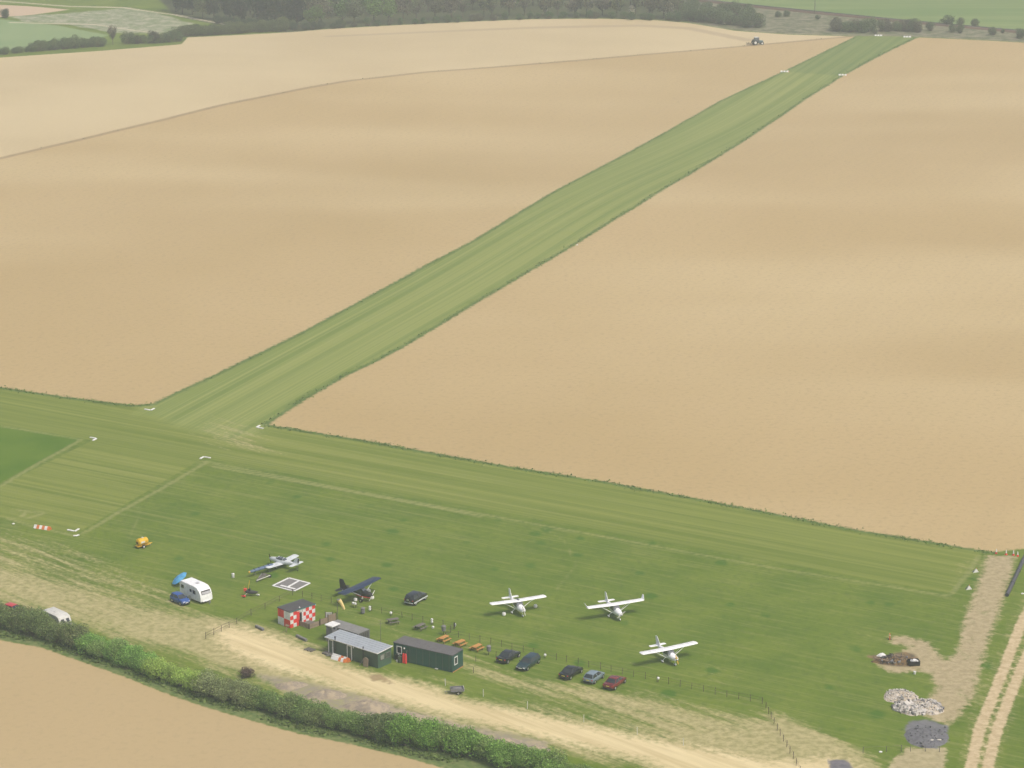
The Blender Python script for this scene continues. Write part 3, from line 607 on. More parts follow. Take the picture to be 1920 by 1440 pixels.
EVER = [(0.014, 0.030, 0.024), (0.018, 0.036, 0.026), (0.016, 0.030, 0.027), (0.026, 0.048, 0.034)]
FRESH = [(0.130, 0.215, 0.058), (0.115, 0.185, 0.064), (0.150, 0.230, 0.075)]
GREYG = [(0.140, 0.138, 0.102), (0.155, 0.138, 0.116), (0.122, 0.145, 0.090), (0.138, 0.155, 0.092)]
def wood():
    n = 0
    edge = [(330, 26), (430, 42), (520, 52), (560, 55), (620, 49), (730, 43), (850, 37), (1000, 31), (1130, 30), (1230, 33), (1300, 38)]
    for row in range(4):
        pts = [(x + row * 9, y - row * 17 - 2) for x, y in edge]
        for w in along(pts, 5.4 if row else 6.2):
            x, y = w.x + random.uniform(-1.6, 1.6), w.y + random.uniform(-4, 4)
            px, py = to_px(Vector((x, y, 0)))
            if px > 1275 and row < 2: continue
            h = float(height(x, y)); u = random.random()
            if px < 575:
                if u < 0.80: plant('evergreen_tree', random.choice(FIRS), ('crown', 'trunk'), (x, y, h), random.uniform(.85, 1.15), random.choice(EVER), 'dark blue-green evergreen in the left half of the wood', 'tree', 'dark evergreens of the wood')
                elif u < 0.92: plant('leafy_tree', random.choice(TREES), ('crown', 'trunk'), (x, y, h), random.uniform(.7, .95), (0.095, 0.115, 0.052), 'pale green tree among the dark evergreens of the wood', 'tree', 'pale trees among the evergreens')
                else: plant('bare_tree', random.choice(BARE), ('crown', 'trunk'), (x, y, h), random.uniform(.8, 1.0), (0.085, 0.072, 0.062), 'thin leafless tree among the dark evergreens of the wood', 'tree', 'leafless trees among the evergreens')
            elif px < 760:
                if u < 0.55: plant('leafy_tree', random.choice(TREES), ('crown', 'trunk'), (x, y, h), random.uniform(.75, 1.05), random.choice(FRESH), 'fresh light green tree in the middle of the wood', 'tree', 'fresh green trees of the wood')
                else: plant('half_bare_tree', random.choice(TREES + BARE), ('crown', 'trunk'), (x, y, h), random.uniform(.8, 1.05), random.choice(GREYG), 'grey-brown budding tree between the fresh green trees', 'tree', 'budding trees mid wood')
            else:
                if u < 0.24: plant('leafy_tree', random.choice(TREES), ('crown', 'trunk'), (x, y, h), random.uniform(.6, .85), random.choice(FRESH + GREYG), 'green tree in the grey right half of the wood', 'tree', 'green trees of the right wood')
                else: plant('half_bare_tree', random.choice(TREES + BARE + BARE), ('crown', 'trunk'), (x, y, h), random.uniform(.75, 1.0), random.choice(GREYG), 'grey budding tree in the right half of the wood', 'tree', 'grey budding trees of the right wood')
    far_row([(400, 42), (500, 54), (570, 57), (640, 52)], 3.6, 1.1, [(0.045, 0.072, 0.042), (0.055, 0.085, 0.045)], 'dark low bush at the foot of the evergreens', 'bush', 'dark bushes below the evergreens', nm='bush', jit=1.5)
    far_row([(640, 52), (800, 44), (1000, 35), (1130, 34), (1270, 40)], 4.6, 0.95, [(0.065, 0.115, 0.048), (0.075, 0.12, 0.05), (0.10, 0.10, 0.07)], 'low green bush at the foot of the wood edge', 'bush', 'bushes at the wood edge', nm='bush', jit=1.5)
    for (px, py, k, lab) in [(1252, 32, 0.62, 'conical white blossom tree at the right end of the wood'), (1184, 32, 0.42, 'small white blossom bush in the wood edge near the conical one'), (1021, 30, 0.46, 'white blossom bush in the middle of the wood edge')]:
        plant('blossom_tree', FIRS[0], ('crown', 'trunk'), G(px, py), k, (0.48, 0.46, 0.42), lab, 'tree', None)
wood()
# belt of trees and bushes along the railway
far_row([(1275, 36), (1330, 42), (1380, 48), (1420, 52)], 3.0, 1.75, [(0.09, 0.123, 0.07), (0.102, 0.142, 0.075)], 'tall dark bush of the belt left of the tractor', 'bush', 'bush belt above the tractor', nm='bush', jit=2.0)
far_row([(1290, 22), (1350, 26), (1410, 34)], 3.4, 1.6, [(0.096, 0.128, 0.072), (0.104, 0.138, 0.075)], 'tall back-row bush of the belt left of the tractor', 'bush', 'back row of the bush belt', nm='bush', jit=2.0)
far_row([(1562, 58), (1620, 60), (1700, 58), (1722, 60)], 2.2, 1.5, [(0.104, 0.145, 0.072), (0.119, 0.157, 0.084), (0.131, 0.128, 0.099)], 'rounded bush above the far runway end', 'bush', 'bushes above the runway end', nm='bush', jit=1.5)
for (px, py, k, lab) in [(1458, 32, .8, 'small dark bush on the scrub right of the tall belt'), (1474, 31, .7, 'second small dark bush right of the tall belt'), (1534, 36, .55, 'tiny bush near the telegraph pole foot'), (1776, 48, 1.2, 'broad bush on the railway bank right of the rounded bushes'), (1800, 50, .9, 'bush touching the broad one on the railway bank'), (1828, 50, .95, 'separate bush on the railway above the right field'), (1786, 60, 1.0, 'olive bush below the railway bank bushes'), (1800, 62, .8, 'small olive bush below the railway bank bushes'), (1745, 58, .9, 'bush just right of the rounded bushes'), (1862, 66, .8, 'low bush on the scrub near the right photo edge'), (1912, 72, 1.1, 'dark bush cut by the right photo edge'), (1640, 64, .6, 'low bush at the foot of the rounded bushes'), (1880, 62, .5, 'little bush on the railway near the right photo edge')]:
    plant('bush', random.choice(SHRUBS), ('foliage', 'stem'), G(px, py), k * 1.15, random.choice([(0.096, 0.133, 0.07), (0.109, 0.138, 0.08)]), lab, 'bush', None)

# rank grass on the verges: too fine to count
def tufts(name, lines_, n, spread, hgt, col, label, off=(0.0, 0.0)):
    W = [P2(l) for l in lines_]; segs = [(a, b) for l in W for a, b in zip(l, l[1:])]
    Ls = np.array([np.hypot(*(b - a)) for a, b in segs]); pick = rng.choice(len(segs), n, p=Ls / Ls.sum()); t = rng.uniform(0, 1, n)
    A = np.array([segs[i][0] for i in pick]); B = np.array([segs[i][1] for i in pick]); C = A + (B - A) * t[:, None]
    # tufts gather in clumps along the line
    s = np.sin(C[:, 0] * 0.9) + np.sin(C[:, 1] * 0.7 + 1) + rng.normal(0, .8, n); keep = s > -0.6; C = C[keep]; n = len(C)
    C += rng.normal(0, spread, (n, 2)) + np.array(off); Z = height(C[:, 0], C[:, 1])
    V, _ = leaves(np.column_stack([C, Z + hgt * rng.uniform(.1, 1.0, n)]), np.tile([0, 0, 1.0], (n, 1)), hgt, 0.45)
    me = mesh_np(name, V, np.arange(4 * n).reshape(-1, 4), 'leaf'); o = bpy.data.objects.new(name, me); COL.objects.link(o); o.color = (*col, 1)
    tagset(o, label, 'grass', kind='stuff')
tufts('verge_grass', [R_EDGE], 3000, 0.50, 0.19, (0.115, 0.175, 0.050), 'rank green grass along the right edge of the long runway', (-.75, .35))
tufts('verge_grass', [L_EDGE], 1300, 0.35, 0.16, (0.120, 0.175, 0.055), 'rank green grass along the left edge of the long runway', (.6, -.4))
tufts('verge_grass', [CR_TOP_R, CR_TOP_L], 4200, 0.60, 0.17, (0.110, 0.175, 0.046), 'rank green grass along the field edge of the cross runway', (-.2, -.6))
tufts('bank_grass', [[(-60, 1182), (0, 1196), (80, 1212), (150, 1236), (230, 1264), (300, 1292), (380, 1321), (450, 1341), (560, 1372), (650, 1392), (760, 1418), (850, 1436)]], 3500, 0.5, 0.22, (0.120, 0.165, 0.055), 'rough grass along the foot of the roadside hedge', (0.3, 1.3))
tufts('furrow_weeds', [FURROW], 300, 0.4, 0.22, (0.12, 0.12, 0.055), 'scattered weeds along the dark furrow')
# ------------------------------------------------------------------ buildings
def frame(p_left, p_right, z):
    """origin under the front-left roof corner, direction of the front, its length"""
    a = G(*p_left, z); b = G(*p_right, z); d = b - a
    return Vector((a.x, a.y, 0)), math.atan2(d.y, d.x), math.hypot(d.x, d.y)
def window_part(root, x, z, w, h, face='front', y=0.0, glass='glass', frame_m='white', fw=0.12):
    """a framed window on the front (y = 0 side) or on the right end (x = const)"""
    def q(u, v, dw, dh, out, th):
        if face == 'front': return ((u, y - out, v), (dw, th, dh))
        return ((x + out, u, v), (th, dw, dh))
    u0 = x if face == 'front' else y
    f = MB()
    for du, dv, dw, dh in ((-w / 2, 0, fw, h + fw), (w / 2, 0, fw, h + fw), (0, -h / 2, w - fw, fw), (0, h / 2, w - fw, fw)):
        f.box(*q(u0 + du, z + dv, dw, dh, 0.045, 0.06))
    wo_ = f.build('window', frame_m, root)
    MB().box(*q(u0, z, w - fw, h - fw, 0.025, 0.02)).build('pane', glass, wo_)
    return wo_
def long_cabin():
    H = 2.72; o, a, L = frame((737.5, 1204), (848.4, 1229), H); W = 2.95
    r = thing('site_cabin', 'long dark green cabin with flat grey felt roof', 'cabin', o, a)
    MB().box((L / 2, W / 2, H / 2 - 0.02), (L - .04, W - .04, H - .10)).build('wall', 'cabin_green', r)
    MB().box((L / 2, W / 2, H - 0.03), (L + .06, W + .08, 0.10)).build('roof', 'felt', r)
    for k in range(9): MB().box((0.6 + k * (L - 1.2) / 8, -0.012, 1.28), (0.05, 0.03, 2.45)).build('panel_joint', 'greengrey', r)
    window_part(r, 1.05, 1.72, 0.80, 1.05); window_part(r, L - 0.02, 1.62, 0.80, 1.15, 'end', 0.9)
    MB().lathe([(0.13, 0), (0.15, -.05), (0.10, -.12)], (1.95, -0.02, 2.15), 10, 'Y').build('bulkhead_lamp', 'white', r)
    MB().box((L + 0.03, W / 2, 0.06), (0.06, W, 0.10)).build('end_sill', 'pine', r)
    v = MB(); v.box((0.78, -.06, 0.86), (0.07, 0.05, 0.62), tilt=Matrix.Rotation(0.7, 3, 'Y')); v.box((1.10, -.06, 0.86), (0.07, 0.05, 0.62), tilt=Matrix.Rotation(-0.7, 3, 'Y')); v.build('white_bracket', 'white', r)
    b = MB(); b.box((0.75, -.10, 0.45), (0.8, 0.14, 0.9)); b.build('gas_cupboard', 'black', r)
    MB().box((L * 0.74, -.18, 0.16), (0.45, 0.25, 0.08)).build('step', 'offwhite', r)
    return o, a, L, W
LC = long_cabin()
def tin_cabin():
    H = 2.55; o, a, L = frame((610.2, 1193.2), (708, 1224.2), H); W = 3.1
    r = thing('site_cabin', 'dark green cabin with pale metal roof and white door frames', 'cabin', o, a)
    MB().box((L / 2 + 0.05, W / 2 + 0.1, 1.19), (L - 0.35, W - .2, 2.38)).build('wall', 'cabin_olive', r)
    MB().box((L - 0.105, W / 2 + 0.1, 1.19), (0.03, W - .2, 2.36)).build('end_wall', 'cabin_olive_end', r)
    rf = MB(); rf.prism([(-.1, -.12, 2.43), (L + .05, -.12, 2.43), (L + .05, W + .12, 2.62), (-.1, W + .12, 2.62)], (0, 0, 0.07)).build('roof', 'tinroof', r)
    for k in range(5):
        y = 0.35 + k * 0.6; s = 0.19 / (W + .24); z = 2.43 + (y + .12) * s + 0.085
        MB().box((L / 2, y, z), (L + .1, 0.05, 0.035)).build('roof_seam', 'tinroof', r)
    MB().prism([(L + .05, -.14, 2.40), (L + .05, W + .14, 2.59), (L + .05, W + .14, 2.71), (L + .05, -.14, 2.52)], (0.05, 0, 0)).build('barge_board', 'white', r)
    MB().box((L / 2, -.15, 2.46), (L + .1, 0.06, 0.10)).build('gutter', 'offwhite', r)
    for x0, w in ((0.62, 0.80), (4.35, 0.82)):
        d = MB(); d.box((x0 + w / 2, 0.06, 1.15), (w - .1, 0.08, 2.1)); d_ = d.build('door', 'cabin_olive', r)
        f = MB(); f.box((x0, 0.04, 1.16), (0.10, 0.14, 2.22)); f.box((x0 + w, 0.04, 1.16), (0.10, 0.14, 2.22)); f.box((x0 + w / 2, 0.04, 2.22), (w - .1, 0.12, 0.08))
        f.build('door_frame', 'white', d_)
        MB().tube((x0 + w - .14, -0.0, 1.05), (x0 + w - .14, -0.06, 1.05), 0.03, 0.03, 6).build('handle', 'chrome', d_)
    for x in (1.95, 7.55): MB().tube((x, 0.0, 0.1), (x, 0.0, 2.85), 0.075, 0.075, 8).build('flue_pipe', 'black', r)
    MB().lathe([(0.02, 2.85), (0.14, 2.88), (0.14, 2.98), (0.02, 3.06)], (1.95, 0, 0), 8).build('flue_cowl', 'black', r)
    MB().lathe([(0.11, 0), (0.13, -.05), (0.08, -.11)], (5.55, 0.09, 2.15), 10, 'Y').build('bulkhead_lamp', 'white', r)
    MB().box((0.9, -.35, 0.12), (1.9, 0.9, 0.2)).build('door_step', 'oldwood', r)
    window_part(r, L - 0.085, 1.55, 0.85, 0.75, 'end', 1.05, 'curtain', 'oldwood', 0.08); window_part(r, L - 0.085, 1.55, 0.85, 0.75, 'end', 2.3, 'greengrey', 'oldwood', 0.08)
    return o, a, L, W
TC = tin_cabin()
def grey_store():
    H = 2.2; o, a, L = frame((612.4, 1170), (671.5, 1188.4), H); W = 2.45
    r = thing('storage_container', 'grey flat-topped store standing behind the metal-roofed cabin', 'container', o, a)
    MB().box((L / 2, W / 2, H / 2 - .05), (L, W, H - .1)).build('wall', 'container_grey', r)
    MB().box((L / 2, W / 2, H - .04), (L + .08, W + .08, 0.09)).build('roof', 'greyroof', r)
    for x in (0.02, L - .02):
        for y in (0.02, W - .02): MB().box((x, y, H / 2 - .06), (0.13, 0.13, H - .06)).build('corner_post', 'grey', r)
    for k in range(14): MB().box((0.4 + k * (L - .8) / 13, -.015, H / 2 - .05), (0.16, 0.05, H - .3)).build('rib', 'container_grey', r)
    for k in range(5): MB().box((L + .015, 0.35 + k * (W - .7) / 4, H / 2 - .05), (0.05, 0.16, H - .3)).build('rib', 'container_grey', r)
grey_store()
def check_hut():
    H = 2.62; o, a, L = frame((543.8, 1147.8), (590.6, 1132.3), H); W = 2.9
    r = thing('control_hut', 'small control hut chequered in red and white squares', 'hut', o, a)
    MB().box((L / 2, W / 2, H / 2 - .05), (L - .06, W - .06, H - .12)).build('wall', 'offwhite', r)
    MB().box((L / 2, W / 2, H - .02), (L + .14, W + .16, 0.11)).build('roof', 'darkfelt', r)
    f = MB()
    for y in (-.09, W + .09): f.box((L / 2, y, H - .02), (L + .16, 0.03, 0.13))
    f.build('roof_trim', 'teal', r)
    cols = 8; cw = L / cols; rh = (H - .1) / 4
    for c in range(cols):
        for k in range(4):       # k = 0 is the top row
            if c == 3: continue
            red = (c + k) % 2 == 1
            if c == 2: red = True
            if c > 3: red = (c + k) % 2 == 1
            MB().box(((c + .5) * cw, 0.005, H - .1 - (k + .5) * rh), (cw - .006, 0.05, rh - .006)).build('red_panel' if red else 'white_panel', 'red' if red else 'white', r)
    for j in range(2):
        for k in range(2):
            red = (j + k) % 2 == 0
            MB().box((0.005, W - (j + .5) * W / 2, H - .1 - (k + .5) * (H - .1) / 2), (0.05, W / 2 - .006, (H - .1) / 2 - .006)).build('red_panel' if red else 'white_panel', 'red' if red else 'white', r)
    MB().box((3.35 * cw, 0.0, 1.02), (cw * .62, 0.06, 2.0)).build('doorway', 'black', r)
    d = MB(); d.box((3.80 * cw, -.12, 1.02), (cw * .42, 0.05, 1.95), rz=-.35); dd = d.build('door', 'white', r)
    MB().tube((3.72 * cw, -.16, 1.0), (3.72 * cw, -.22, 1.0), 0.03, 0.03, 6).build('handle', 'chrome', dd)
    MB().box((2.9 * cw, -.03, 2.36), (cw * 1.5, 0.06, 0.08)).build('door_lintel', 'white', r)
    MB().lathe([(0.10, 0), (0.12, .08), (0.02, .18)], (2.2, 0.35, H + .04), 8).build('roof_vent', 'white', r)
    MB().lathe([(0.07, 0), (0.09, .06), (0.02, .12)], (L + .02, -.1, H - .2), 8).build('corner_lamp', 'white', r)
    # timber deck and its panel fence
    k = thing('timber_deck', 'brown timber deck with panel fence beside the chequered hut', 'deck', o, a)
    x0, x1, y0 = 1.8, 3.8, -2.3
    for i in range(8): MB().box((x0 + (i + .5) * (x1 - x0) / 8, (y0 - .1) / 2 - .05, 0.36), ((x1 - x0) / 8 - .02, -y0 - .15, 0.05)).build('deck_board', 'oldwood', k)
    for i in range(12): MB().box((3.8 + (i + .5) * .27, -1.75, 0.30), (.25, 1.0, 0.05)).build('deck_board', 'oldwood', k)
    def panel(p, q, h0=0.0, h1=1.15):
        p = Vector((*p, 0)); q = Vector((*q, 0)); d = q - p; n = max(1, int(d.length / 0.17)); ang = math.atan2(d.y, d.x)
        for i in range(n):
            c = p.lerp(q, (i + .5) / n); MB().box((c.x, c.y, (h0 + h1) / 2), (d.length / n - .012, 0.03, h1 - h0), rz=ang).build('fence_board', 'brownwood', k)
        for e in (p, q): MB().box((e.x, e.y, (h1 + .12) / 2), (0.11, 0.11, h1 + .12)).build('post', 'darkwood', k)
    panel((1.8, -.1), (1.8, y0), 0, .78); panel((1.8, y0), (3.8, y0), 0, .78); panel((3.95, y0 - .03), (5.5, y0 - .08), .1, 1.0); panel((5.5, y0 - .08), (7.1, y0 - .12), 0.1, 1.25)
    g = thing('notice_board', 'white notice panel between posts at the deck entrance', 'sign', G(617, 1165))
    g.rotation_euler = (0, 0, a - 0.85)
    for x in (-.55, .55): MB().box((x, 0, 0.8), (0.1, 0.1, 1.6)).build('post', 'darkwood', g)
    MB().box((0, -.02, 1.05), (0.95, 0.05, 0.85)).build('board', 'offwhite', g)
    z = MB(); z.box((0, -.052, 1.25), (0.7, 0.012, 0.06)); z.box((0.05, -.052, 1.0), (0.6, 0.012, 0.05), tilt=Matrix.Rotation(0.5, 3, 'Y')); z.build('notice_marks', 'grey', g)
check_hut()
def white_box():
    p = G(626, 1204); r = thing('tank_cabinet', 'white-topped tank between grey store and metal-roofed cabin', 'tank', (p.x - .2, p.y + .6, 0), TC[1] + PI / 2)
    MB().box((0, 0, 1.25), (1.5, 1.3, 2.5)).build('body', 'grey', r, bevel=.04); MB().box((0, 0, 2.62), (1.8, 1.6, 0.22)).build('lid', 'white', r, bevel=.05)
    MB().tube((-.4, -.5, 2.4), (-.4, -.85, 2.2), 0.12, 0.12, 8).build('vent_pipe', 'black', r)
white_box()

# ------------------------------------------------------------------ aircraft
def ring(x, w, h, zc, n=12, p=2.3):
    out = []
    for k in range(n):
        a = 2 * PI * (k + .5) / n; c, s = math.cos(a), math.sin(a)
        out.append((x, w * math.copysign(abs(c) ** (2 / p), c), zc + h * math.copysign(abs(s) ** (2 / p), s)))
    return out
def airfoil_wing(span0, span1, x_le0, c0, x_le1, c1, z0, z1, th, n_round=0, side=1):
    """half wing from y = span0 to span1; thick at a third of the chord"""
    def sec(y, xl, c, z, t):
        prof = [(0, 0), (.08, .55), (.3, 1.0), (.6, .75), (1, .06), (1, -.06), (.6, -.25), (.3, -.4), (.08, -.35)]
        return [(xl - u * c, side * y, z + v * t) for u, v in prof]
    rs = [sec(span0, x_le0, c0, z0, th * c0), sec(span1, x_le1, c1, z1, th * c1)]
    if n_round: rs.append(sec(span1 + c1 * .10, x_le1 - c1 * .06, c1 * .82, z1, th * c1 * .7)); rs.append(sec(span1 + c1 * .17, x_le1 - c1 * .22, c1 * .5, z1, th * c1 * .3))
    return rs
def spat_wheel(root, x, y, r, m, w=0.13, spat=True):
    t = MB().lathe([(r * .45, -w / 2), (r, -w / 2), (r * 1.02, 0), (r, w / 2), (r * .45, w / 2)], (x, y, r), 14, 'Y').build('wheel', 'tyre', root, True)
    MB().lathe([(0.01, -w * .55), (r * .45, -w * .52), (r * .45, w * .52), (0.01, w * .55)], (x, y, r), 10, 'Y').build('rim', 'chrome', t)
    if spat:
        rs = [ring(x + dx, ww, hh, zc, 10) for dx, ww, hh, zc in ((r * 1.5, .02, .03, r * 1.05), (r * 1.2, w * .7, r * .55, r * 1.15), (0.1, w * .95, r * .75, r * 1.3), (-r * .9, w * .7, r * .5, r * 1.2), (-r * 2.1, .02, .03, r * 1.2))]
        rs = [[(p[0], y + p[1], p[2]) for p in g] for g in rs]
        MB().loft(rs).build('wheel_spat', m, root, True)
def propeller(root, x, z, r, m='black', ang=0.5, sp='white'):
    h = MB().lathe([(0.13, 0), (0.11, .12), (0.02, .28)], (x, 0, z), 10, 'X').build('spinner', sp, root, True)
    for k in range(2):
        a = ang + k * PI; d = Vector((0, math.cos(a), math.sin(a))); n = Vector((0, -math.sin(a), math.cos(a))); b = MB(); c = Vector((x + .06, 0, z))
        b.loft([[c + d * t + n * (wd * s1) + Vector((.02 * s2, 0, 0)) for s1, s2 in ((-1, -1), (1, -1), (1, 1), (-1, 1))] for t, wd in ((.08, .05), (r * .5, .085), (r, .04))])
        b.build('propeller_blade', m, root)
def high_wing(loc, rz, label, span, style):
    m = 'whiteplane'
    r = thing('light_aircraft', label, 'aeroplane', loc, rz, 'white high-wing aeroplanes parked on the grass'); hs = span / 2
    fus = [(2.05, .30, .26, 1.10), (1.85, .40, .36, 1.10), (1.35, .50, .46, 1.10), (0.75, .56, .55, 1.12), (0.1, .58, .66, 1.22), (-.9, .56, .66, 1.26), (-1.7, .36, .42, 1.32), (-2.8, .20, .24, 1.40), (-3.75, .09, .14, 1.48)]
    MB().loft([ring(*f) for f in fus]).build('fuselage', m, r, True)
    # cabin glazing, set just proud of the skin
    MB().prism([(0.80, -.50, 1.50), (0.80, .50, 1.50), (0.22, .44, 1.97), (0.22, -.44, 1.97)], (0.03, 0, 0.03)).build('windscreen', 'canopy', r)
    for s in (-1, 1):
        MB().prism([(0.62, s * .585, 1.28), (-.75, s * .585, 1.30), (-.70, s * .52, 1.80), (0.22, s * .52, 1.86)], (0, s * .02, 0)).build('side_window', 'canopy', r)
    zc = 2.06; ch = 1.32; xl = 0.42
    for s in (-1, 1):
        rs = airfoil_wing(0.0, hs - .22, xl, ch, xl - .03, ch * (.96 if style != 'jab' else .86), zc, zc + .10, .115, 1 if style in ('round', 'plain') else 1, s)
        wg = MB().loft(rs).build('wing', m, r, True)
        MB().box((xl - ch * .86, s * hs * .66, zc + .135), (0.012, hs * .5, 0.012)).build('aileron_hinge', 'grey', wg)
        if style == 'jab':
            y = s * (hs - .10); MB().loft([[(xl - .12, y - s * .05, zc + .14), (xl - 1.1, y - s * .05, zc + .14), (xl - 1.1, y + s * .02, zc + .14), (xl - .12, y + s * .02, zc + .14)], [(xl - .85, y + s * .22, zc + .75), (xl - 1.25, y + s * .22, zc + .75), (xl - 1.25, y + s * .25, zc + .75), (xl - .85, y + s * .25, zc + .75)]]).build('winglet', m, r)
        if style == 'round':    # one bowed strut
            pts = [Vector((0.15, s * .52, .80)), Vector((.15, s * 1.2, 1.32)), Vector((.1, s * 2.0, 1.78)), Vector((.1, s * 2.7, 2.04))]
            b = MB()
            for p, q in zip(pts, pts[1:]): b.tube(p, q, 0.045, 0.045, 6)
            b.build('wing_strut', m, r)
        else:
            MB().tube((0.2, s * .52, .82), (.12, s * 2.5, 2.05), 0.045, 0.04, 6).build('wing_strut', m, r)
            MB().tube((0.1, s * .52, .82), (-.5, s * 2.45, 2.05), 0.035, 0.03, 6).build('wing_strut', m, r)
        MB().loft(airfoil_wing(0.05, 1.28, -3.02, .80, -3.10, .66, 1.50, 1.52, .08, 1, s)).build('tailplane', m, r, True)
        MB().tube((-.25, s * .45, .78), (-.35, s * .95, .34), 0.05, 0.035, 6).build('undercarriage_leg', m, r)
        spat_wheel(r, -.35, s * 1.0, .20, m)
    fin = MB(); fin.loft([[(-2.55, .03, 1.58), (-3.75, .03, 1.58), (-3.75, -.03, 1.58), (-2.55, -.03, 1.58)], [(-3.42, .025, 2.75), (-3.98, .025, 2.75), (-3.98, -.025, 2.75), (-3.42, -.025, 2.75)], [(-3.55, .01, 2.86), (-3.95, .01, 2.86), (-3.95, -.01, 2.86), (-3.55, -.01, 2.86)]])
    fn = fin.build('fin', m, r); MB().box((-3.62, 0, 2.15), (0.015, 0.075, 1.1), tilt=Matrix.Rotation(-.18, 3, 'Y')).build('rudder_hinge', 'grey', fn)
    MB().tube((1.55, 0, .80), (1.62, 0, .25), 0.045, 0.04, 6).build('nose_leg', m, r); spat_wheel(r, 1.62, 0, .19, m)
    propeller(r, 2.05, 1.12, .82, 'gold' if style == 'plain' else 'offwhite', 1.9 if style != 'jab' else .6)
    MB().box((2.06, 0, .95), (.03, .42, .10)).build('air_intake', 'black', r)
    if style == 'plain':
        MB().lathe([(0.31, 0), (0.315, .10), (0.27, .12)], (1.93, 0, 1.12), 12, 'X').build('cowl_ring', 'gold', r, True)
    if style == 'round': MB().box((-.35, 0, 2.20), (0.9, .34, 0.03)).build('roof_panel', 'canopy', r)
    return r
def from_tips(a, b, z):
    A = G(*a, z); B = G(*b, z); c = (A + B) / 2; d = B - A
    return Vector((c.x, c.y, 0)), math.atan2(d.y, d.x) - PI / 2, d.length
for a, b, lab, st in [((919, 1132.5), (1023, 1117), 'white high-wing aeroplane with rounded wingtips and bowed struts', 'round'),
                      ((1099, 1139.5), (1206, 1123.5), 'white high-wing aeroplane with upturned winglets', 'jab'),
                      ((1201, 1225.5), (1306, 1204), 'white high-wing aeroplane with yellow nose, nearest the parked cars', 'plain')]:
    c, rz, L = from_tips(a, b, 2.15); d = Vector((math.cos(rz), math.sin(rz), 0))
    high_wing(c + d * 0.25, rz, lab, L, st)
def silver_plane():
    c, rz, L = from_tips((498, 1066), (556.5, 1041.5), 0.85); rz += PI; hs = L / 2
    r = thing('light_aircraft', 'silver low-wing aeroplane parked nose left beyond the landing square', 'aeroplane', c, rz)
    m = 'silver'
    fus = [(2.35, .16, .16, 1.0), (2.15, .32, .32, 1.0), (1.5, .42, .42, 1.0), (0.7, .48, .48, 1.0), (-.3, .48, .48, 1.0), (-1.3, .38, .40, 1.02), (-2.4, .22, .26, 1.08), (-3.6, .07, .12, 1.16)]
    MB().loft([ring(*f) for f in fus]).build('fuselage', m, r, True)
    cn = [(0.95, .34, .04, 1.44), (0.55, .40, .26, 1.42), (0.0, .42, .34, 1.42), (-.6, .38, .28, 1.42), (-1.05, .28, .04, 1.44)]
    k = MB().loft([ring(*f) for f in cn]).build('canopy', 'canopy', r, True)
    for x in (0.5, -.05, -.6): MB().lathe([(0.40, -.02), (0.40, .02)], (x, 0, 1.38), 14, 'X').build('canopy_bow', 'silver', k)
    for s in (-1, 1):
        wg = MB().loft(airfoil_wing(0.2, hs - .25, 0.75, 1.55, 0.55, 1.25, .72, .98, .11, 1, s)).build('wing', m, r, True)
        MB().box((-.35, s * hs * .62, .95), (0.015, hs * .55, 0.012)).build('aileron_hinge', 'grey', wg)
        MB().loft(airfoil_wing(0.05, 1.42, -2.65, .92, -2.80, .72, 1.15, 1.17, .07, 1, s)).build('tailplane', m, r, True)
        MB().tube((0.35, s * 1.0, .72), (0.35, s * 1.1, .3), 0.05, 0.04, 6).build('undercarriage_leg', m, r); spat_wheel(r, .35, s * 1.1, .20, m)
    fn = MB(); fn.loft([[(-2.45, .03, 1.25), (-3.7, .03, 1.25), (-3.7, -.03, 1.25), (-2.45, -.03, 1.25)], [(-3.15, .02, 2.25), (-3.85, .02, 2.25), (-3.85, -.02, 2.25), (-3.15, -.02, 2.25)]]); f = fn.build('fin', m, r)
    MB().prism([(-3.45, -.03, 1.5), (-3.75, -.03, 1.5), (-3.82, -.03, 2.2), (-3.6, -.03, 2.2)], (0, .06, 0)).build('rudder_stripe', 'black', f)
    MB().tube((-3.3, 0, 1.0), (-3.4, 0, .12), 0.04, 0.03, 6).build('tail_leg', 'grey', r); spat_wheel(r, -3.42, 0, .11, m, .07, False)
    propeller(r, 2.36, 1.0, .85, 'black', 1.35, 'silver')
silver_plane()
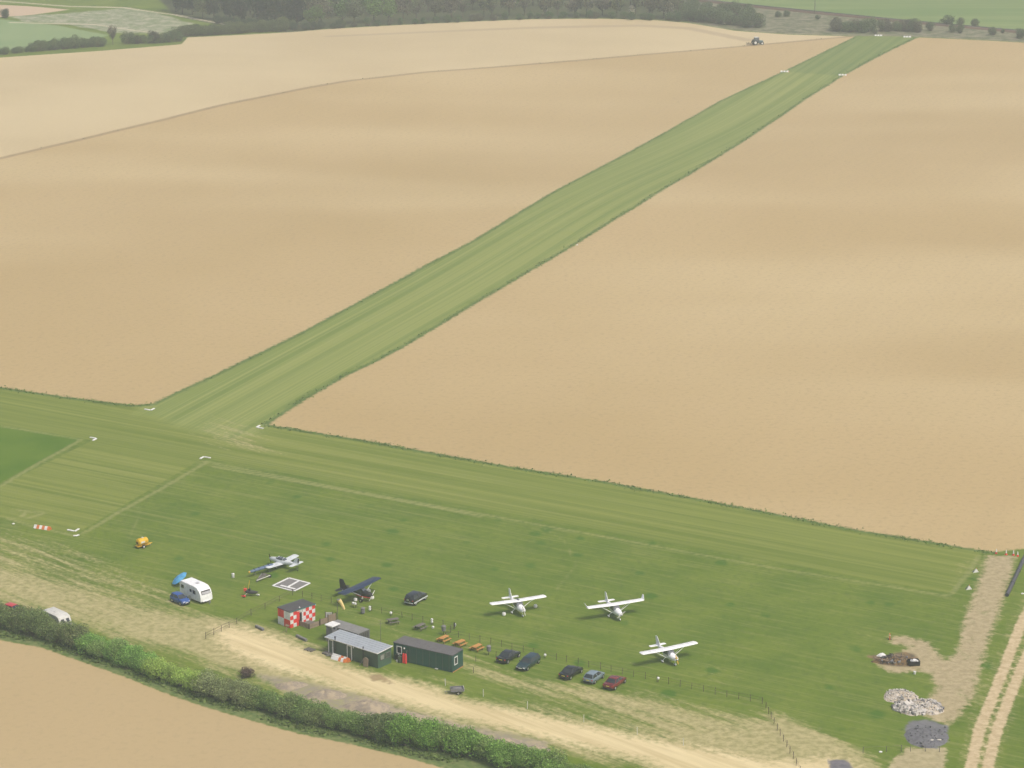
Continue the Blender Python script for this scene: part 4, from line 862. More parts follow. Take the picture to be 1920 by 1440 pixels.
def navy_plane():
    c, rz, L = from_tips((638, 1114.5), (708.5, 1082.5), 2.2); hs = L / 2
    d = Vector((math.cos(rz), math.sin(rz), 0))
    r = thing('light_aircraft', 'navy blue high-wing aeroplane with tall dark fin by the windsock', 'aeroplane', c + d * .2, rz)
    m = 'navy'
    fus = [(2.25, .30, .28, 1.15), (2.0, .42, .40, 1.15), (1.2, .50, .48, 1.15), (0.5, .54, .62, 1.25), (-.8, .50, .64, 1.30), (-1.8, .34, .42, 1.20), (-3.0, .20, .26, 1.05), (-4.0, .08, .14, .98)]
    MB().loft([ring(*f) for f in fus]).build('fuselage', 'black', r, True)
    MB().prism([(0.95, -.46, 1.62), (0.95, .46, 1.62), (0.35, .42, 2.05), (0.35, -.42, 2.05)], (0.03, 0, .03)).build('windscreen', 'canopy', r)
    for s in (-1, 1):
        MB().prism([(0.7, s * .565, 1.35), (-.8, s * .535, 1.38), (-.75, s * .49, 1.90), (0.3, s * .50, 1.96)], (0, s * .02, 0)).build('side_window', 'canopy', r)
        wg = MB().loft(airfoil_wing(0.0, hs - .28, 0.72, 1.75, 0.66, 1.62, 2.12, 2.24, .10, 1, s)).build('wing', m, r, True)
        MB().box((-.62, s * hs * .6, 2.23), (0.015, hs * .7, 0.012)).build('aileron_hinge', 'black', wg)
        MB().tube((0.45, s * .48, .85), (0.35, s * 2.7, 2.16), 0.05, 0.04, 6).build('wing_strut', 'silver', r); MB().tube((0.3, s * .48, .85), (-.45, s * 2.6, 2.14), 0.04, 0.035, 6).build('wing_strut', 'black', r)
        MB().loft(airfoil_wing(0.05, 1.45, -3.15, .95, -3.25, .75, 1.05, 1.06, .06, 1, s)).build('tailplane', 'black', r, True)
        MB().tube((0.85, s * .42, .8), (0.95, s * 1.0, .36), 0.05, 0.04, 6).build('undercarriage_leg', 'silver', r); spat_wheel(r, .95, s * 1.05, .30, 'offwhite', .2, False)
        MB().tube((0.9, s * .1, .62), (0.95, s * 1.0, .36), 0.035, 0.03, 6).build('axle_strut', 'offwhite', r)
    MB().loft([[(-2.6, .04, 1.15), (-4.05, .04, 1.05), (-4.05, -.04, 1.05), (-2.6, -.04, 1.15)], [(-3.15, .03, 2.1), (-4.2, .03, 2.2), (-4.2, -.03, 2.2), (-3.15, -.03, 2.1)], [(-3.4, .02, 2.55), (-4.15, .02, 2.6), (-4.15, -.02, 2.6), (-3.4, -.02, 2.55)]]).build('fin', 'black', r)
    MB().loft([ring(x, w, h, z, 10) for x, w, h, z in ((2.05, .38, .10, .80), (1.3, .48, .14, .74), (0.3, .50, .12, .70), (-.6, .42, .06, .74))]).build('belly_panel', 'red', r, True)
    MB().box((0.95, 0, .60), (1.0, .62, .08)).build('belly_tray', 'offwhite', r, bevel=.02)
    MB().tube((-3.7, 0, .85), (-3.85, 0, .12), 0.035, 0.03, 6).build('tail_leg', 'grey', r); spat_wheel(r, -3.88, 0, .11, 'black', .07, False)
    propeller(r, 2.28, 1.15, .95, 'white', .75, 'black')
navy_plane()
def tie_down(px, py, lab):
    p = G(px, py); r = thing('tie_down_weight', lab, 'weight', p, random.uniform(0, 6), 'white tie-down weights under the wings')
    MB().lathe([(0.20, 0), (0.29, .08), (0.30, .38), (0.24, .46)], n=12).build('tub', 'white', r, True); MB().tube((0, 0, .46), (0, 0, .60), 0.04, 0.04, 6).build('ring_bolt', 'chrome', r)
for px, py, lab in [(945, 1154, 'white tie-down tub under the left wing of the rounded-tip aeroplane'), (1004, 1139, 'white tie-down tub under the right wing of the rounded-tip aeroplane'), (645, 1111, 'white tie-down tub below the navy aeroplane tail'), (666.5, 1127, 'white tie-down tub before the navy aeroplane near the fence'), (698, 1123, 'white tie-down tub right of the navy aeroplane nose'), (691.5, 1110, 'white tie-down tub under the far navy wing')]:
    tie_down(px, py, lab)
# ------------------------------------------------------------------ cars, caravans, tractor, trailers
def car(loc, rz, label, paint, kind='hatch', plate='plate', group=None, trim=None):
    L, W, H = {'hatch': (3.95, 1.72, 1.48), 'saloon': (4.55, 1.78, 1.44), 'estate': (4.75, 1.80, 1.47), 'suv': (4.3, 1.85, 1.72), 'mini': (3.55, 1.62, 1.45)}[kind]
    r = thing('parked_car', label, 'car', loc, rz, group); h = L / 2; w = W / 2; zb = 0.24 if kind != 'suv' else .36; belt = H * .64
    nose = {'hatch': .80, 'saloon': .74, 'estate': .74, 'suv': 1.02, 'mini': .80}[kind]; tail = {'hatch': .95, 'saloon': .98, 'estate': .98, 'suv': 1.10, 'mini': .95}[kind]
    def rg(x, ww, z0, z1): return [(x, -ww * .90, z0), (x, -ww, z0 + .16), (x, -ww, z1 - .16), (x, -ww * .90, z1), (x, ww * .90, z1), (x, ww, z1 - .16), (x, ww, z0 + .16), (x, ww * .90, z0)]
    st = [(-h, w * .84, zb + .16, tail - .12), (-h + .08, w * .94, zb + .02, tail), (-h + .7, w, zb, belt), (0, w, zb, belt), (h * .38, w * .99, zb, belt), (h * .46, w * .985, zb, belt - .02), (h * .80, w * .95, zb, nose + .04), (h - .10, w * .88, zb + .04, nose - .10), (h, w * .76, zb + .14, nose - .22)]
    body = MB().loft([rg(*s) for s in st]).build('body', paint, r, True)
    # cabin: belt outline and roof outline
    xb = {'hatch': (-h + .12, .95), 'saloon': (-h + .75, .98), 'estate': (-h + .10, 1.02), 'suv': (-h + .12, .90), 'mini': (-h + .12, .80)}[kind]
    xt = {'hatch': (-h + .50, .12), 'saloon': (-h + 1.42, .18), 'estate': (-h + .42, .22), 'suv': (-h + .35, .18), 'mini': (-h + .40, .10)}[kind]
    wb, wt = w * .92, w * .70; z0, z1 = belt - .03, H - .05
    B = [(xb[0], -wb), (xb[1], -wb), (xb[1], wb), (xb[0], wb)]; T = [(xt[0], -wt), (xt[1], -wt), (xt[1], wt), (xt[0], wt)]
    MB().loft([[(x, y, z0) for x, y in B], [(x, y, z1) for x, y in T]]).build('cabin', paint, r)
    rt = [[(x * 1.0 + (0.02 if x > 0 else -.02), y * 1.03, z1 - .01) for x, y in T], [(x, y * .98, z1 + .03) for x, y in T], [(x * .9 + (xt[0] + xt[1]) * .05, y * .85, H) for x, y in T]]
    MB().loft(rt).build('roof', paint, r, True)
    def pane(name, a, b, c, d, n, ins=0.10):
        P = [Vector((*p, z)) for p, z in ((a, z0), (b, z0), (c, z1), (d, z1))]; C = sum(P, Vector()) / 4; n = Vector(n)
        P = [C + (p - C) * (1 - ins) for p in P]; MB().prism([p + n * .006 for p in P], n * .014).build(name, 'glass', r)
    pane('windscreen', B[1], B[2], T[2], T[1], (.6, 0, .6), .07); pane('rear_window', B[3], B[0], T[0], T[3], (-.7, 0, .4), .12)
    for s, (i, j) in ((-1, (0, 1)), (1, (3, 2))):
        def lp(P, t): return (P[i][0] + (P[j][0] - P[i][0]) * t, P[i][1])
        for t0, t1 in ((.0, .50), (.52, 1.0)) if kind != 'mini' else ((.0, .40), (.42, 1.0)):
            pane('side_window', lp(B, t0), lp(B, t1), lp(T, t1), lp(T, t0), (0, s * .9, .3), .13)
        MB().box((xb[1] - .28, s * (w + .09), belt + .03), (.12, .20, .14)).build('door_mirror', paint, r, bevel=.03)
        for x in (-h + .72, h - .78):
            R = .31 if kind != 'suv' else .37
            t = MB().lathe([(R * .6, -.10), (R, -.10), (R * 1.01, 0), (R, .10), (R * .6, .10)], (x, s * (w - .09), R), 14, 'Y').build('wheel', 'tyre', r, True)
            MB().lathe([(.02, -.115), (R * .62, -.105), (R * .62, .105), (.02, .115)], (x, s * (w - .09), R), 10, 'Y').build('rim', 'chrome', t)
        MB().box((h - .10, s * w * .62, nose - .20), (.14, .34, .14)).build('headlight', 'lampglass', r, bevel=.03)
        MB().box((-h + .045, s * w * .78, tail - .22), (.10, .22, .20)).build('tail_light', 'lamp_red', r, bevel=.03)
        if trim: MB().box((0, s * (w + .008), zb + .16), (L * .92, .04, .22)).build('side_trim', trim, r, bevel=.015)
    MB().box((h + .005, 0, zb + .26), (.03, .52, .12)).build('number_plate', 'plate_w', r)
    MB().box((-h - .005, 0, tail - .30 if kind != 'suv' else .75), (.03, .52, .12)).build('number_plate', plate, r)
    MB().box((h - .02, 0, zb + .10), (.10, W * .80, .14)).build('bumper', 'black' if not trim else trim, r, bevel=.03); MB().box((-h + .02, 0, zb + .12), (.10, W * .84, .16)).build('bumper', 'black' if not trim else trim, r, bevel=.03)
    if kind == 'suv':
        t = MB().lathe([(.16, -.22), (.34, -.22), (.36, -.12), (.34, -.02), (.16, -.02)], (-h, 0, 1.02), 14, 'X').build('spare_wheel', 'tyre', r, True); MB().lathe([(.02, -.235), (.22, -.225), (.22, -.02)], (-h, 0, 1.02), 10, 'X').build('rim', 'chrome', t)
    return r
PK = math.atan2(.85, .53); GRP = 'cars parked along the fence'
C_ = {k: carpaint('paint_' + k, c, rr) for k, c, rr in (('charcoal', (.022, .024, .030), .22), ('teal', (.018, .042, .050), .18), ('black', (.016, .015, .018), .22), ('silver', (.20, .26, .30), .25), ('maroon', (.17, .022, .028), .25), ('blue', (.028, .085, .31), .20), ('suv', (.020, .021, .024), .22), ('redcar', (.52, .035, .045), .3))}
car(G(954, 1236), PK, 'charcoal saloon, leftmost of the cars parked along the fence', C_['charcoal'], 'saloon', 'plate', GRP)
car(G(990, 1249), PK + PI + .04, 'dark teal estate parked facing the camera with bright headlights', C_['teal'], 'estate', 'plate', GRP)
car(G(1071, 1266), PK, 'black saloon parked between teal estate and silver hatchback', C_['black'], 'saloon', 'plate', GRP)
car(G(1114, 1275), PK + .03, 'silver-blue hatchback parked left of the red saloon', C_['silver'], 'hatch', 'plate', GRP)
car(G(1153, 1285), PK + .04, 'dark red saloon, rightmost of the parked cars', C_['maroon'], 'saloon', 'plate', GRP)
car(G(780, 1128), heading((764, 1131), (796, 1113)), 'black off-roader with spare wheel standing alone on the grass', C_['suv'], 'suv', 'plate_w', None, 'silver')
car(G(338, 1130), math.radians(-47), 'small bright blue car beside the white caravan', C_['blue'], 'mini')
car(G(27, 1151), math.radians(-36), 'red car half hidden behind the hedge at left', C_['redcar'], 'hatch')

def caravan(loc, rz, label, L, W, H, m, modern=True):
    r = thing('caravan', label, 'caravan', loc, rz); h = L / 2; w = W / 2
    prof = [(-h, .45), (-h, H - .35), (-h + .25, H - .04), (h * .25, H), (h * .62, H - .10), (h * .86, H - .55), (h - .10, H - 1.15), (h, H - 1.6), (h, .42), (h * .2, .34)] if modern else [(-h, .45), (-h + .04, H - .30), (-h + .35, H), (h * .55, H), (h * .80, H - .18), (h - .12, H - .9), (h, H - 1.3), (h, .45), (0, .38)]
    rs = [[(x * k, y, .35 + (z - .35) * kz) for x, z in prof] for y, k, kz in ((-w, .985, .975), (-w + .06, 1, 1), (w - .06, 1, 1), (w, .985, .975))]
    MB().loft(rs).build('body', m, r, True)
    for s in (-1, 1):
        for x, z, ww, hh in ((-h * .72, H - .85, .75, .55), (h * .05, H - .95, .55, .45), (h * .38, H - 1.0, .75, .60)):
            MB().box((x, s * (w + .005), z), (ww, .03, hh)).build('side_window', 'glass', r, bevel=.01)
        wh = MB().lathe([(.18, -.1), (.32, -.1), (.325, 0), (.32, .1), (.18, .1)], (-.15, s * (w - .10), .32), 14, 'Y').build('wheel', 'tyre', r, True); MB().lathe([(.02, -.115), (.2, -.105), (.2, .105), (.02, .115)], (-.15, s * (w - .10), .32), 10, 'Y').build('rim', 'rust', wh)
        MB().lathe([(.30, -.02), (.42, -.02), (.42, .03), (.30, .03)], (-.15, s * w, .36), 14, 'Y').build('wheel_arch', 'offwhite', r)
    a, b = prof[5], prof[6]
    if modern:
        MB().prism([(a[0] + .015, -w * .78, a[1] - .02), (a[0] + .015, w * .78, a[1] - .02), (b[0] + .02, w * .72, b[1] + .03), (b[0] + .02, -w * .72, b[1] + .03)], (.02, 0, .012)).build('window_seal', 'black', r)
        MB().prism([(a[0] + .045, -w * .72, a[1] - .09), (a[0] + .045, w * .72, a[1] - .09), (b[0] + .05, w * .66, b[1] + .09), (b[0] + .05, -w * .66, b[1] + .09)], (.014, 0, .008)).build('front_window', 'screenblind', r)
    else:
        for y in (-.55, .25):
            MB().prism([(h * .88, y * w / .9 - .1, H - .50), (h * .88, y * w / .9 + .42, H - .50), (h - .05, y * w / .9 + .42, H - 1.02), (h - .05, y * w / .9 - .1, H - 1.02)], (.03, 0, .02)).build('front_window', 'glass', r)
        for k in range(3): MB().box((-h * .5 + k * h * .45, 0, H + .012), (.05, W * .9, .025)).build('roof_strip', 'offwhite', r)
    hatch = MB().box((h * .12 if modern else -.3, .1, H + .03), (.55, .5, .08)).build('roof_hatch', 'screenblind' if modern else 'offwhite', r, bevel=.02)
    MB().box((h * .95, 0, .42), (.5, W * .7, .18)).build('front_locker', m, r, bevel=.04)
    d = MB(); d.tube((h, -.5, .40), (h + 1.05, 0, .42), .05, .05, 6); d.tube((h, .5, .40), (h + 1.05, 0, .42), .05, .05, 6); d.build('drawbar', 'grey', r)
    MB().tube((h + .75, 0, .02), (h + .75, 0, .55), .05, .05, 8).build('jockey_wheel', 'grey', r)
    MB().tube((-h + .6, w * .6, 0), (-h + .6, w * .6, .45), .03, .03, 6).build('corner_steady', 'grey', r)
caravan(G(368, 1122), math.radians(-47.5), 'white touring caravan beside the small blue car', 5.6, 2.25, 2.60, 'whiteplane')
caravan(G(107, 1175), math.radians(-46), 'old off-white caravan half hidden behind the hedge', 5.0, 2.1, 2.4, 'offwhite', False)

def parasol():
    p = G(341, 1097); r = thing('parasol', 'pale blue tilted parasol behind the white caravan', 'parasol', p)
    n = Vector((-.5, -.14, .75)).normalized(); q = n.to_track_quat('Z', 'Y').to_matrix(); c = Vector((-.35, 0, 1.15)); K = 8; R = 1.45
    for k in range(K):
        a0, a1 = 2 * PI * k / K, 2 * PI * (k + 1) / K; am = (a0 + a1) / 2
        P = [c + q @ Vector(v) for v in ((0, 0, .42), (R * .6 * math.cos(a0), R * .6 * math.sin(a0), .26), (R * math.cos(a0), R * math.sin(a0), 0), (R * .93 * math.cos(am), R * .93 * math.sin(am), 0.02), (R * math.cos(a1), R * math.sin(a1), 0), (R * .6 * math.cos(a1), R * .6 * math.sin(a1), .26))]
        MB().loft([P, [v - n * .015 for v in P]]).build('canopy_panel', 'bluesky', r)
    MB().tube((0.15, 0.05, 0), c + n * .3, .03, .025, 8).build('pole', 'offwhite', r); MB().lathe([(.25, 0), (.25, .06), (.05, .12)], (0.15, .05, 0), 10).build('base', 'grey', r)
parasol()
def bowser():
    p = G(267, 1026); rz = math.radians(40); r = thing('fuel_bowser', 'bright yellow tank trailer standing on the grass', 'trailer', p, rz)
    MB().lathe([(.05, -1.0), (.42, -.98), (.60, -.82), (.62, 0), (.60, .82), (.42, .98), (.05, 1.0)], (0, 0, 1.02), 18, 'X').build('tank', 'yellow', r, True)
    for x in (-.55, .55): MB().lathe([(.625, -.03), (.64, -.03), (.64, .03), (.625, .03)], (x, 0, 1.02), 18, 'X').build('tank_band', 'gold', r)
    MB().lathe([(.20, 0), (.20, .10), (.16, .13)], (0.1, 0, 1.62), 10).build('filler_cap', 'offwhite', r)
    b = MB(); b.box((0, 0, .40), (2.3, .9, .10)); b.tube((1.1, -.35, .40), (1.9, 0, .40), .05, .05, 6); b.tube((1.1, .35, .40), (1.9, 0, .40), .05, .05, 6); b.build('chassis', 'yellow', r)
    MB().box((-1.0, -.1, 1.0), (.10, .34, .34)).build('hatch', 'black', r); MB().box((-.2, -.635, 1.1), (.7, .03, .3)).build('sign_plate', 'white', r)
    for s in (-1, 1):
        t = MB().lathe([(.15, -.09), (.30, -.09), (.30, .09), (.15, .09)], (-.1, s * .62, .30), 14, 'Y').build('wheel', 'tyre', r, True); MB().lathe([(.02, -.10), (.17, -.10), (.17, .10), (.02, .10)], (-.1, s * .62, .30), 10, 'Y').build('rim', 'offwhite', t)
    MB().tube((1.6, 0, 0), (1.6, 0, .42), .04, .04, 6).build('prop_stand', 'offwhite', r)
bowser()
def tractor():
    p = G(1419, 84); r = thing('tractor', 'grey-green tractor drawing a cultivator along the furrow', 'tractor', p, math.radians(12))
    MB().loft([ring(x, w, hh, z, 10, 4) for x, w, hh, z in ((2.3, .36, .34, 1.15), (2.1, .42, .42, 1.18), (.7, .46, .46, 1.28), (.4, .46, .5, 1.3))]).build('bonnet', 'tealgreen', r, True)
    MB().loft([[(x, y, 1.15) for x, y in ((-1.0, -.75), (.6, -.75), (.6, .75), (-1.0, .75))], [(x, y, 1.7) for x, y in ((-1.1, -.8), (.75, -.8), (.75, .8), (-1.1, .8))], [(x, y, 2.75) for x, y in ((-.95, -.68), (.45, -.68), (.45, .68), (-.95, .68))]]).build('cab', 'canopy', r)
    MB().box((-.25, 0, 2.82), (1.7, 1.55, .16)).build('cab_roof', 'offwhite', r, bevel=.05)
    for s in (-1, 1):
        for x, R, w_ in ((-.85, .92, .5), (1.75, .62, .36)):
            t = MB().lathe([(R * .5, -w_ / 2), (R, -w_ / 2), (R * 1.02, 0), (R, w_ / 2), (R * .5, w_ / 2)], (x, s * .95, R), 16, 'Y').build('wheel', 'tyre', r, True); MB().lathe([(.03, -w_ * .53), (R * .55, -w_ * .5), (R * .55, w_ * .5), (.03, w_ * .53)], (x, s * .95, R), 12, 'Y').build('rim', 'white', t)
        MB().box((-.85, s * .95, 1.9), (1.3, .55, .10)).build('mudguard', 'tealgreen', r, bevel=.04)
    MB().tube((.9, .3, 1.6), (.9, .3, 2.7), .05, .05, 6).build('exhaust', 'black', r); MB().box((0, 0, .8), (3.4, .5, .5)).build('chassis', 'grey', r)
    k = thing('cultivator', 'red-brown cultivator hitched behind the tractor', 'farm implement', p + Vector((-3.1, -.65, 0)), math.radians(12))
    b = MB()
    for x in (-.5, .3): b.box((x, 0, .75), (.14, 3.0, .14))
    b.box((.4, 0, .75), (1.6, .16, .16)); b.build('frame', 'rust', k)
    for i in range(7): MB().tube((-.5 if i % 2 else .3, -1.35 + i * .45, .7), (-.6 if i % 2 else .2, -1.35 + i * .45, .02), .05, .03, 5).build('tine', 'grey', k)
tractor()
def small_trailer():
    p = G(857, 1300); r = thing('car_trailer', 'small grey box trailer with white tailboard by the dirt track', 'trailer', p, math.radians(8))
    b = MB(); b.box((0, 0, .48), (1.9, 1.15, .06)); bo = b.build('floor', 'oldwood', r)
    for y in (-.58, .58): MB().box((0, y, .68), (1.9, .05, .42)).build('side_board', 'grey', r)
    MB().box((-.93, 0, .68), (.05, 1.12, .42)).build('front_board', 'grey', r); MB().box((.95, 0, .70), (.06, 1.15, .46)).build('tailboard', 'offwhite', r)
    for y in (-.38, 0, .38): MB().box((.99, y, .72), (.03, .12, .30)).build('reflector_strip', 'grey', r)
    MB().loft([[(x, y, .52) for x, y in ((-.85, -.5), (.8, -.5), (.8, .5), (-.85, .5))], [(x, y, .86) for x, y in ((-.5, -.35), (.55, -.3), (.5, .35), (-.5, .3))]]).build('tarpaulin_load', 'concrete', r)
    for s in (-1, 1):
        t = MB().lathe([(.12, -.07), (.26, -.07), (.26, .07), (.12, .07)], (.1, s * .68, .26), 12, 'Y').build('wheel', 'tyre', r, True); MB().lathe([(.02, -.08), (.15, -.08), (.15, .08), (.02, .08)], (.1, s * .68, .26), 8, 'Y').build('rim', 'chrome', t)
    MB().tube((-.9, 0, .45), (-1.8, 0, .42), .04, .04, 6).build('drawbar', 'grey', r); MB().tube((-1.7, 0, 0), (-1.7, 0, .42), .035, .035, 6).build('prop_stand', 'grey', r)
small_trailer()
def wing_bag():
    a, b = G(468, 1083), G(512, 1069); d = b - a; L = d.length; rz = math.atan2(d.y, d.x)
    r = thing('folded_wing', 'long blue covered folded wing with yellow end beside the silver aeroplane', 'aircraft wing', a, rz)
    MB().loft([ring(x, w, h, .95, 10) for x, w, h in ((.05, .10, .10), (.3, .26, .20), (L * .5, .34, .26), (L - .3, .30, .24), (L, .12, .12))]).build('cover', 'bluecover', r, True)
    MB().lathe([(.02, -.22), (.15, -.16), (.17, 0), (.12, .12)], (0.0, 0, .95), 10, 'X').build('end_cap', 'gold', r, True)
    for x in (L * .22, L * .78):
        t = MB(); t.tube((x, -.45, 0), (x, 0, .75), .035, .03, 6); t.tube((x, .45, 0), (x, 0, .75), .035, .03, 6); t.build('trestle', 'grey', r)
    for k in range(4): MB().lathe([(.35, -.015), (.35, .015)], (L * (.2 + .2 * k), 0, .95), 12, 'X').build('strap', 'navy', r)
wing_bag()
def frame_trailer():
    r = thing('triangular_frame', 'grey triangular tube frame lying below the blue folded wing', 'frame', G(489, 1088))
    A, B, Cc = [G(*p) - G(489, 1088) for p in ((481, 1092.5), (507, 1083), (491, 1079.5))]
    for i, (p, q, m, rr) in enumerate(((A, B, 'offwhite', .07), (A, Cc, 'grey', .07), (Cc, B, 'grey', .07))): MB().tube(p + Vector((0, 0, .35)), q + Vector((0, 0, .40)), rr, rr, 8).build('side_tube', m, r)
    top = (A + B + Cc) / 3 + Vector((.2, 0.2, .85))
    for p in (A, B, Cc): MB().tube(p + Vector((0, 0, .38)), top, .045, .045, 6).build('rising_strut', 'oldwood', r)
    s1 = [A.lerp(Cc, .25), A.lerp(B, .3), B.lerp(Cc, .3), Cc.lerp(B, .2)]
    MB().prism([p + Vector((0, 0, .42)) for p in s1], (0, 0, .05)).build('webbing', 'oldwood', r)
    for p in (A * .9, B * .95, Cc * .9): MB().tube(p + Vector((0, 0, 0)), p + Vector((0, 0, .40)), .04, .04, 6).build('leg', 'grey', r)
    t = MB().lathe([(.12, -.06), (.27, -.06), (.27, .06), (.12, .06)], (B.x - .1, B.y, .27), 12, 'Y').build('wheel', 'tyre', r, True)
frame_trailer()
def trike():
    p = G(470, 1117); r = thing('microlight_trike', 'dark wingless microlight trike with red wheel spats and yellow mast', 'microlight', p, math.radians(-8))
    MB().loft([ring(x, w, h, z, 10) for x, w, h, z in ((1.25, .06, .06, .72), (1.0, .20, .17, .62), (.5, .33, .28, .60), (-.1, .36, .30, .62), (-.6, .28, .30, .72), (-.9, .12, .18, .80))]).build('pod', 'skin_dark', r, True)
    MB().box((-.15, 0, .98), (.35, .42, .5), tilt=Matrix.Rotation(-.3, 3, 'Y')).build('seat', 'black', r, bevel=.06)
    MB().box((-.85, 0, 1.0), (.45, .40, .38)).build('engine', 'red', r, bevel=.05)
    MB().tube((-.45, 0, .6), (-.10, 0, 2.6), .045, .04, 8).build('mast', 'gold', r)
    for s in (-1, 1):
        MB().tube((-.5, s * .2, .5), (-.8, s * .95, .30), .04, .035, 6).build('axle', 'offwhite', r)
        spat_wheel(r, -.85, s * 1.0, .22, 'red'); 
    MB().tube((1.0, 0, .5), (1.2, 0, .22), .035, .035, 6).build('nose_leg', 'offwhite', r); spat_wheel(r, 1.2, 0, .19, 'white')
    for k in range(3):
        a = .4 + k * 2 * PI / 3; MB().prism([(-1.12, .05 * math.sin(a), 1.05 - .05 * math.cos(a)), (-1.12, .75 * math.cos(a) - .04, 1.05 + .75 * math.sin(a)), (-1.12, .75 * math.cos(a) + .04, 1.05 + .75 * math.sin(a))], (.03, 0, 0)).build('propeller_blade', 'orange', r)
trike()
# ------------------------------------------------------------------ landing square, markers, fences, furniture
def landing_square():
    c4 = [G(511.5, 1098.5), G(541.5, 1084), G(581, 1094), G(551, 1109)]   # left, far, right, near
    c = sum(c4, Vector()) / 4; r = thing('landing_square', 'grey helicopter landing square edged and lettered in white', 'ground marking', (c.x, c.y, 0))
    Lf, Fa, Ri, Ne = [p - c for p in c4]
    def strip(p, q, w, z, m, name):
        d = (q - p).normalized(); n = Vector((-d.y, d.x, 0)) * w / 2
        MB().prism([p - n + Vector((0, 0, z)), q - n + Vector((0, 0, z)), q + n + Vector((0, 0, z)), p + n + Vector((0, 0, z))], (0, 0, .02)).build(name, m, r)
    MB().prism([p + Vector((0, 0, .01)) for p in (Lf, Fa, Ri, Ne)], (0, 0, .03)).build('slab', 'concrete', r)
    e = .0
    strip(Lf, Fa, .36, .045, 'white', 'border_strip'); strip(Fa, Ri, .36, .049, 'white', 'border_strip'); strip(Ri, Ne.lerp(Ri, .02), .36, .045, 'white', 'border_strip'); strip(Lf, Ne.lerp(Lf, .10), .30, .049, 'white', 'border_strip')
    m1 = Fa.lerp(Ri, .50); b0 = Lf.lerp(Ne, .22).lerp(Fa.lerp(Ri, .22), .20); b1 = Lf.lerp(Ne, .90).lerp(Fa.lerp(Ri, .90), .20)
    strip(b0, b1, .42, .053, 'white', 'letter_stroke'); strip(m1, b0.lerp(b1, .5), .42, .057, 'white', 'letter_stroke')
landing_square()
def corner_mark(px, py, sx, sy, lab):
    r = thing('corner_marker', lab, 'marker', G(px, py), 0, 'white corner markers of the runway crossing')
    for ang, s in ((A_MAIN, sx), (A_CROSS, sy)):
        d = Vector((math.cos(ang), math.sin(ang), 0)) * s
        MB().box(tuple(d * (.70 if ang == A_MAIN else .88) + Vector((0, 0, .09))), (1.35, .36, .16), rz=ang).build('marker_board', 'white', r, bevel=.03)
corner_mark(283, 770, 1, -1, 'white L-shaped marker at the lower corner of the left field'); corner_mark(481, 802, 1, 1, 'white L-shaped marker at the lower tip of the right field')
corner_mark(181, 823, -1, -1, 'white L-shaped marker at the tip of the dark grass patch'); corner_mark(382, 857, -1, 1, 'white L-shaped marker at the upper corner of the parking grass'); corner_mark(140, 997, 1, -1, 'white L-shaped marker at the near runway end by the striped board')
def ridge_board(parent, x, L, w, h, m, name):
    return MB().prism([(x - L / 2, -w, 0.02), (x - L / 2, w, .02), (x - L / 2, .05, h), (x - L / 2, -.05, h)], (L, 0, 0)).build(name, m, parent)
for (px, py, lab, orange) in [(1471, 135, 'left side of the displaced threshold', True), (1580, 141.5, 'right side of the displaced threshold', True), (1647, 67.5, 'left side of the far runway end', False), (1701, 70, 'right side of the far runway end', False)]:
    for k in range(3):
        w = G(px, py) + Vector(((k - 1) * 1.0, (k - 1) * -.12, 0))
        r = thing('threshold_board', ('left', 'middle', 'right')[k] + ' white board of the three at the ' + lab, 'marker', w, -.12, 'threshold boards on the runway')
        ridge_board(r, 0, .76, .36, .50, 'white', 'board')
        if orange and k == 2: ridge_board(r, .50, .22, .36, .50, 'orange', 'end_band')
def striped_board(px0, px1, lab, n, first='white', hgt=.55):
    a, b = G(*px0), G(*px1); d = b - a; r = thing('striped_marker', lab, 'marker', a.lerp(b, .5), math.atan2(d.y, d.x)); L = d.length / n
    for k in range(n): ridge_board(r, (k - (n - 1) / 2) * L, L - .01, .42, hgt, 'white' if k % 2 == 0 else 'orange', 'white_band' if k % 2 == 0 else 'orange_band')
striped_board((65, 989), (95, 993.5), 'orange and white striped board at the near runway end', 6)
for px, py, lab in [(25, 983, 'small white ground marker left of the striped board'), (139.5, 1005.5, 'left small white stone by the near corner marker'), (143, 1005.5, 'middle small white stone by the near corner marker'), (146.5, 1004.5, 'right small white stone by the near corner marker'), (1082, 460, 'tiny white marker on the right runway edge'), (1651, 1411, 'white tyre-like marker near the lower right gate')]:
    r = thing('white_stone', lab, 'marker', G(px, py)); MB().loft([ring(x, w, h, .10, 8) for x, w, h in ((-.22, .06, .05), (-.1, .18, .11), (.1, .2, .12), (.24, .06, .05))]).build('stone', 'white', r, True)
def cone(px, py, lab, h=.7):
    r = thing('traffic_cone', lab, 'cone', G(px, py), random.uniform(0, 3), 'orange and white cones'); MB().box((0, 0, .03), (.42, .42, .06)).build('base', 'red', r)
    MB().lathe([(.17, .06), (.13, h * .35)]).build('lower_band', 'red', r); MB().lathe([(.13, h * .35), (.08, h * .75)]).build('white_band', 'white', r); MB().lathe([(.08, h * .75), (.03, h)]).build('tip', 'white', r)
for px, py, lab in [(1868, 1038, 'leftmost red and white cone at the field gateway'), (1886.5, 1040, 'second red and white cone at the field gateway'), (1900, 1041, 'third red and white cone at the field gateway'), (1908, 1043, 'rightmost red and white cone at the field gateway')]: cone(px, py, lab, .85)
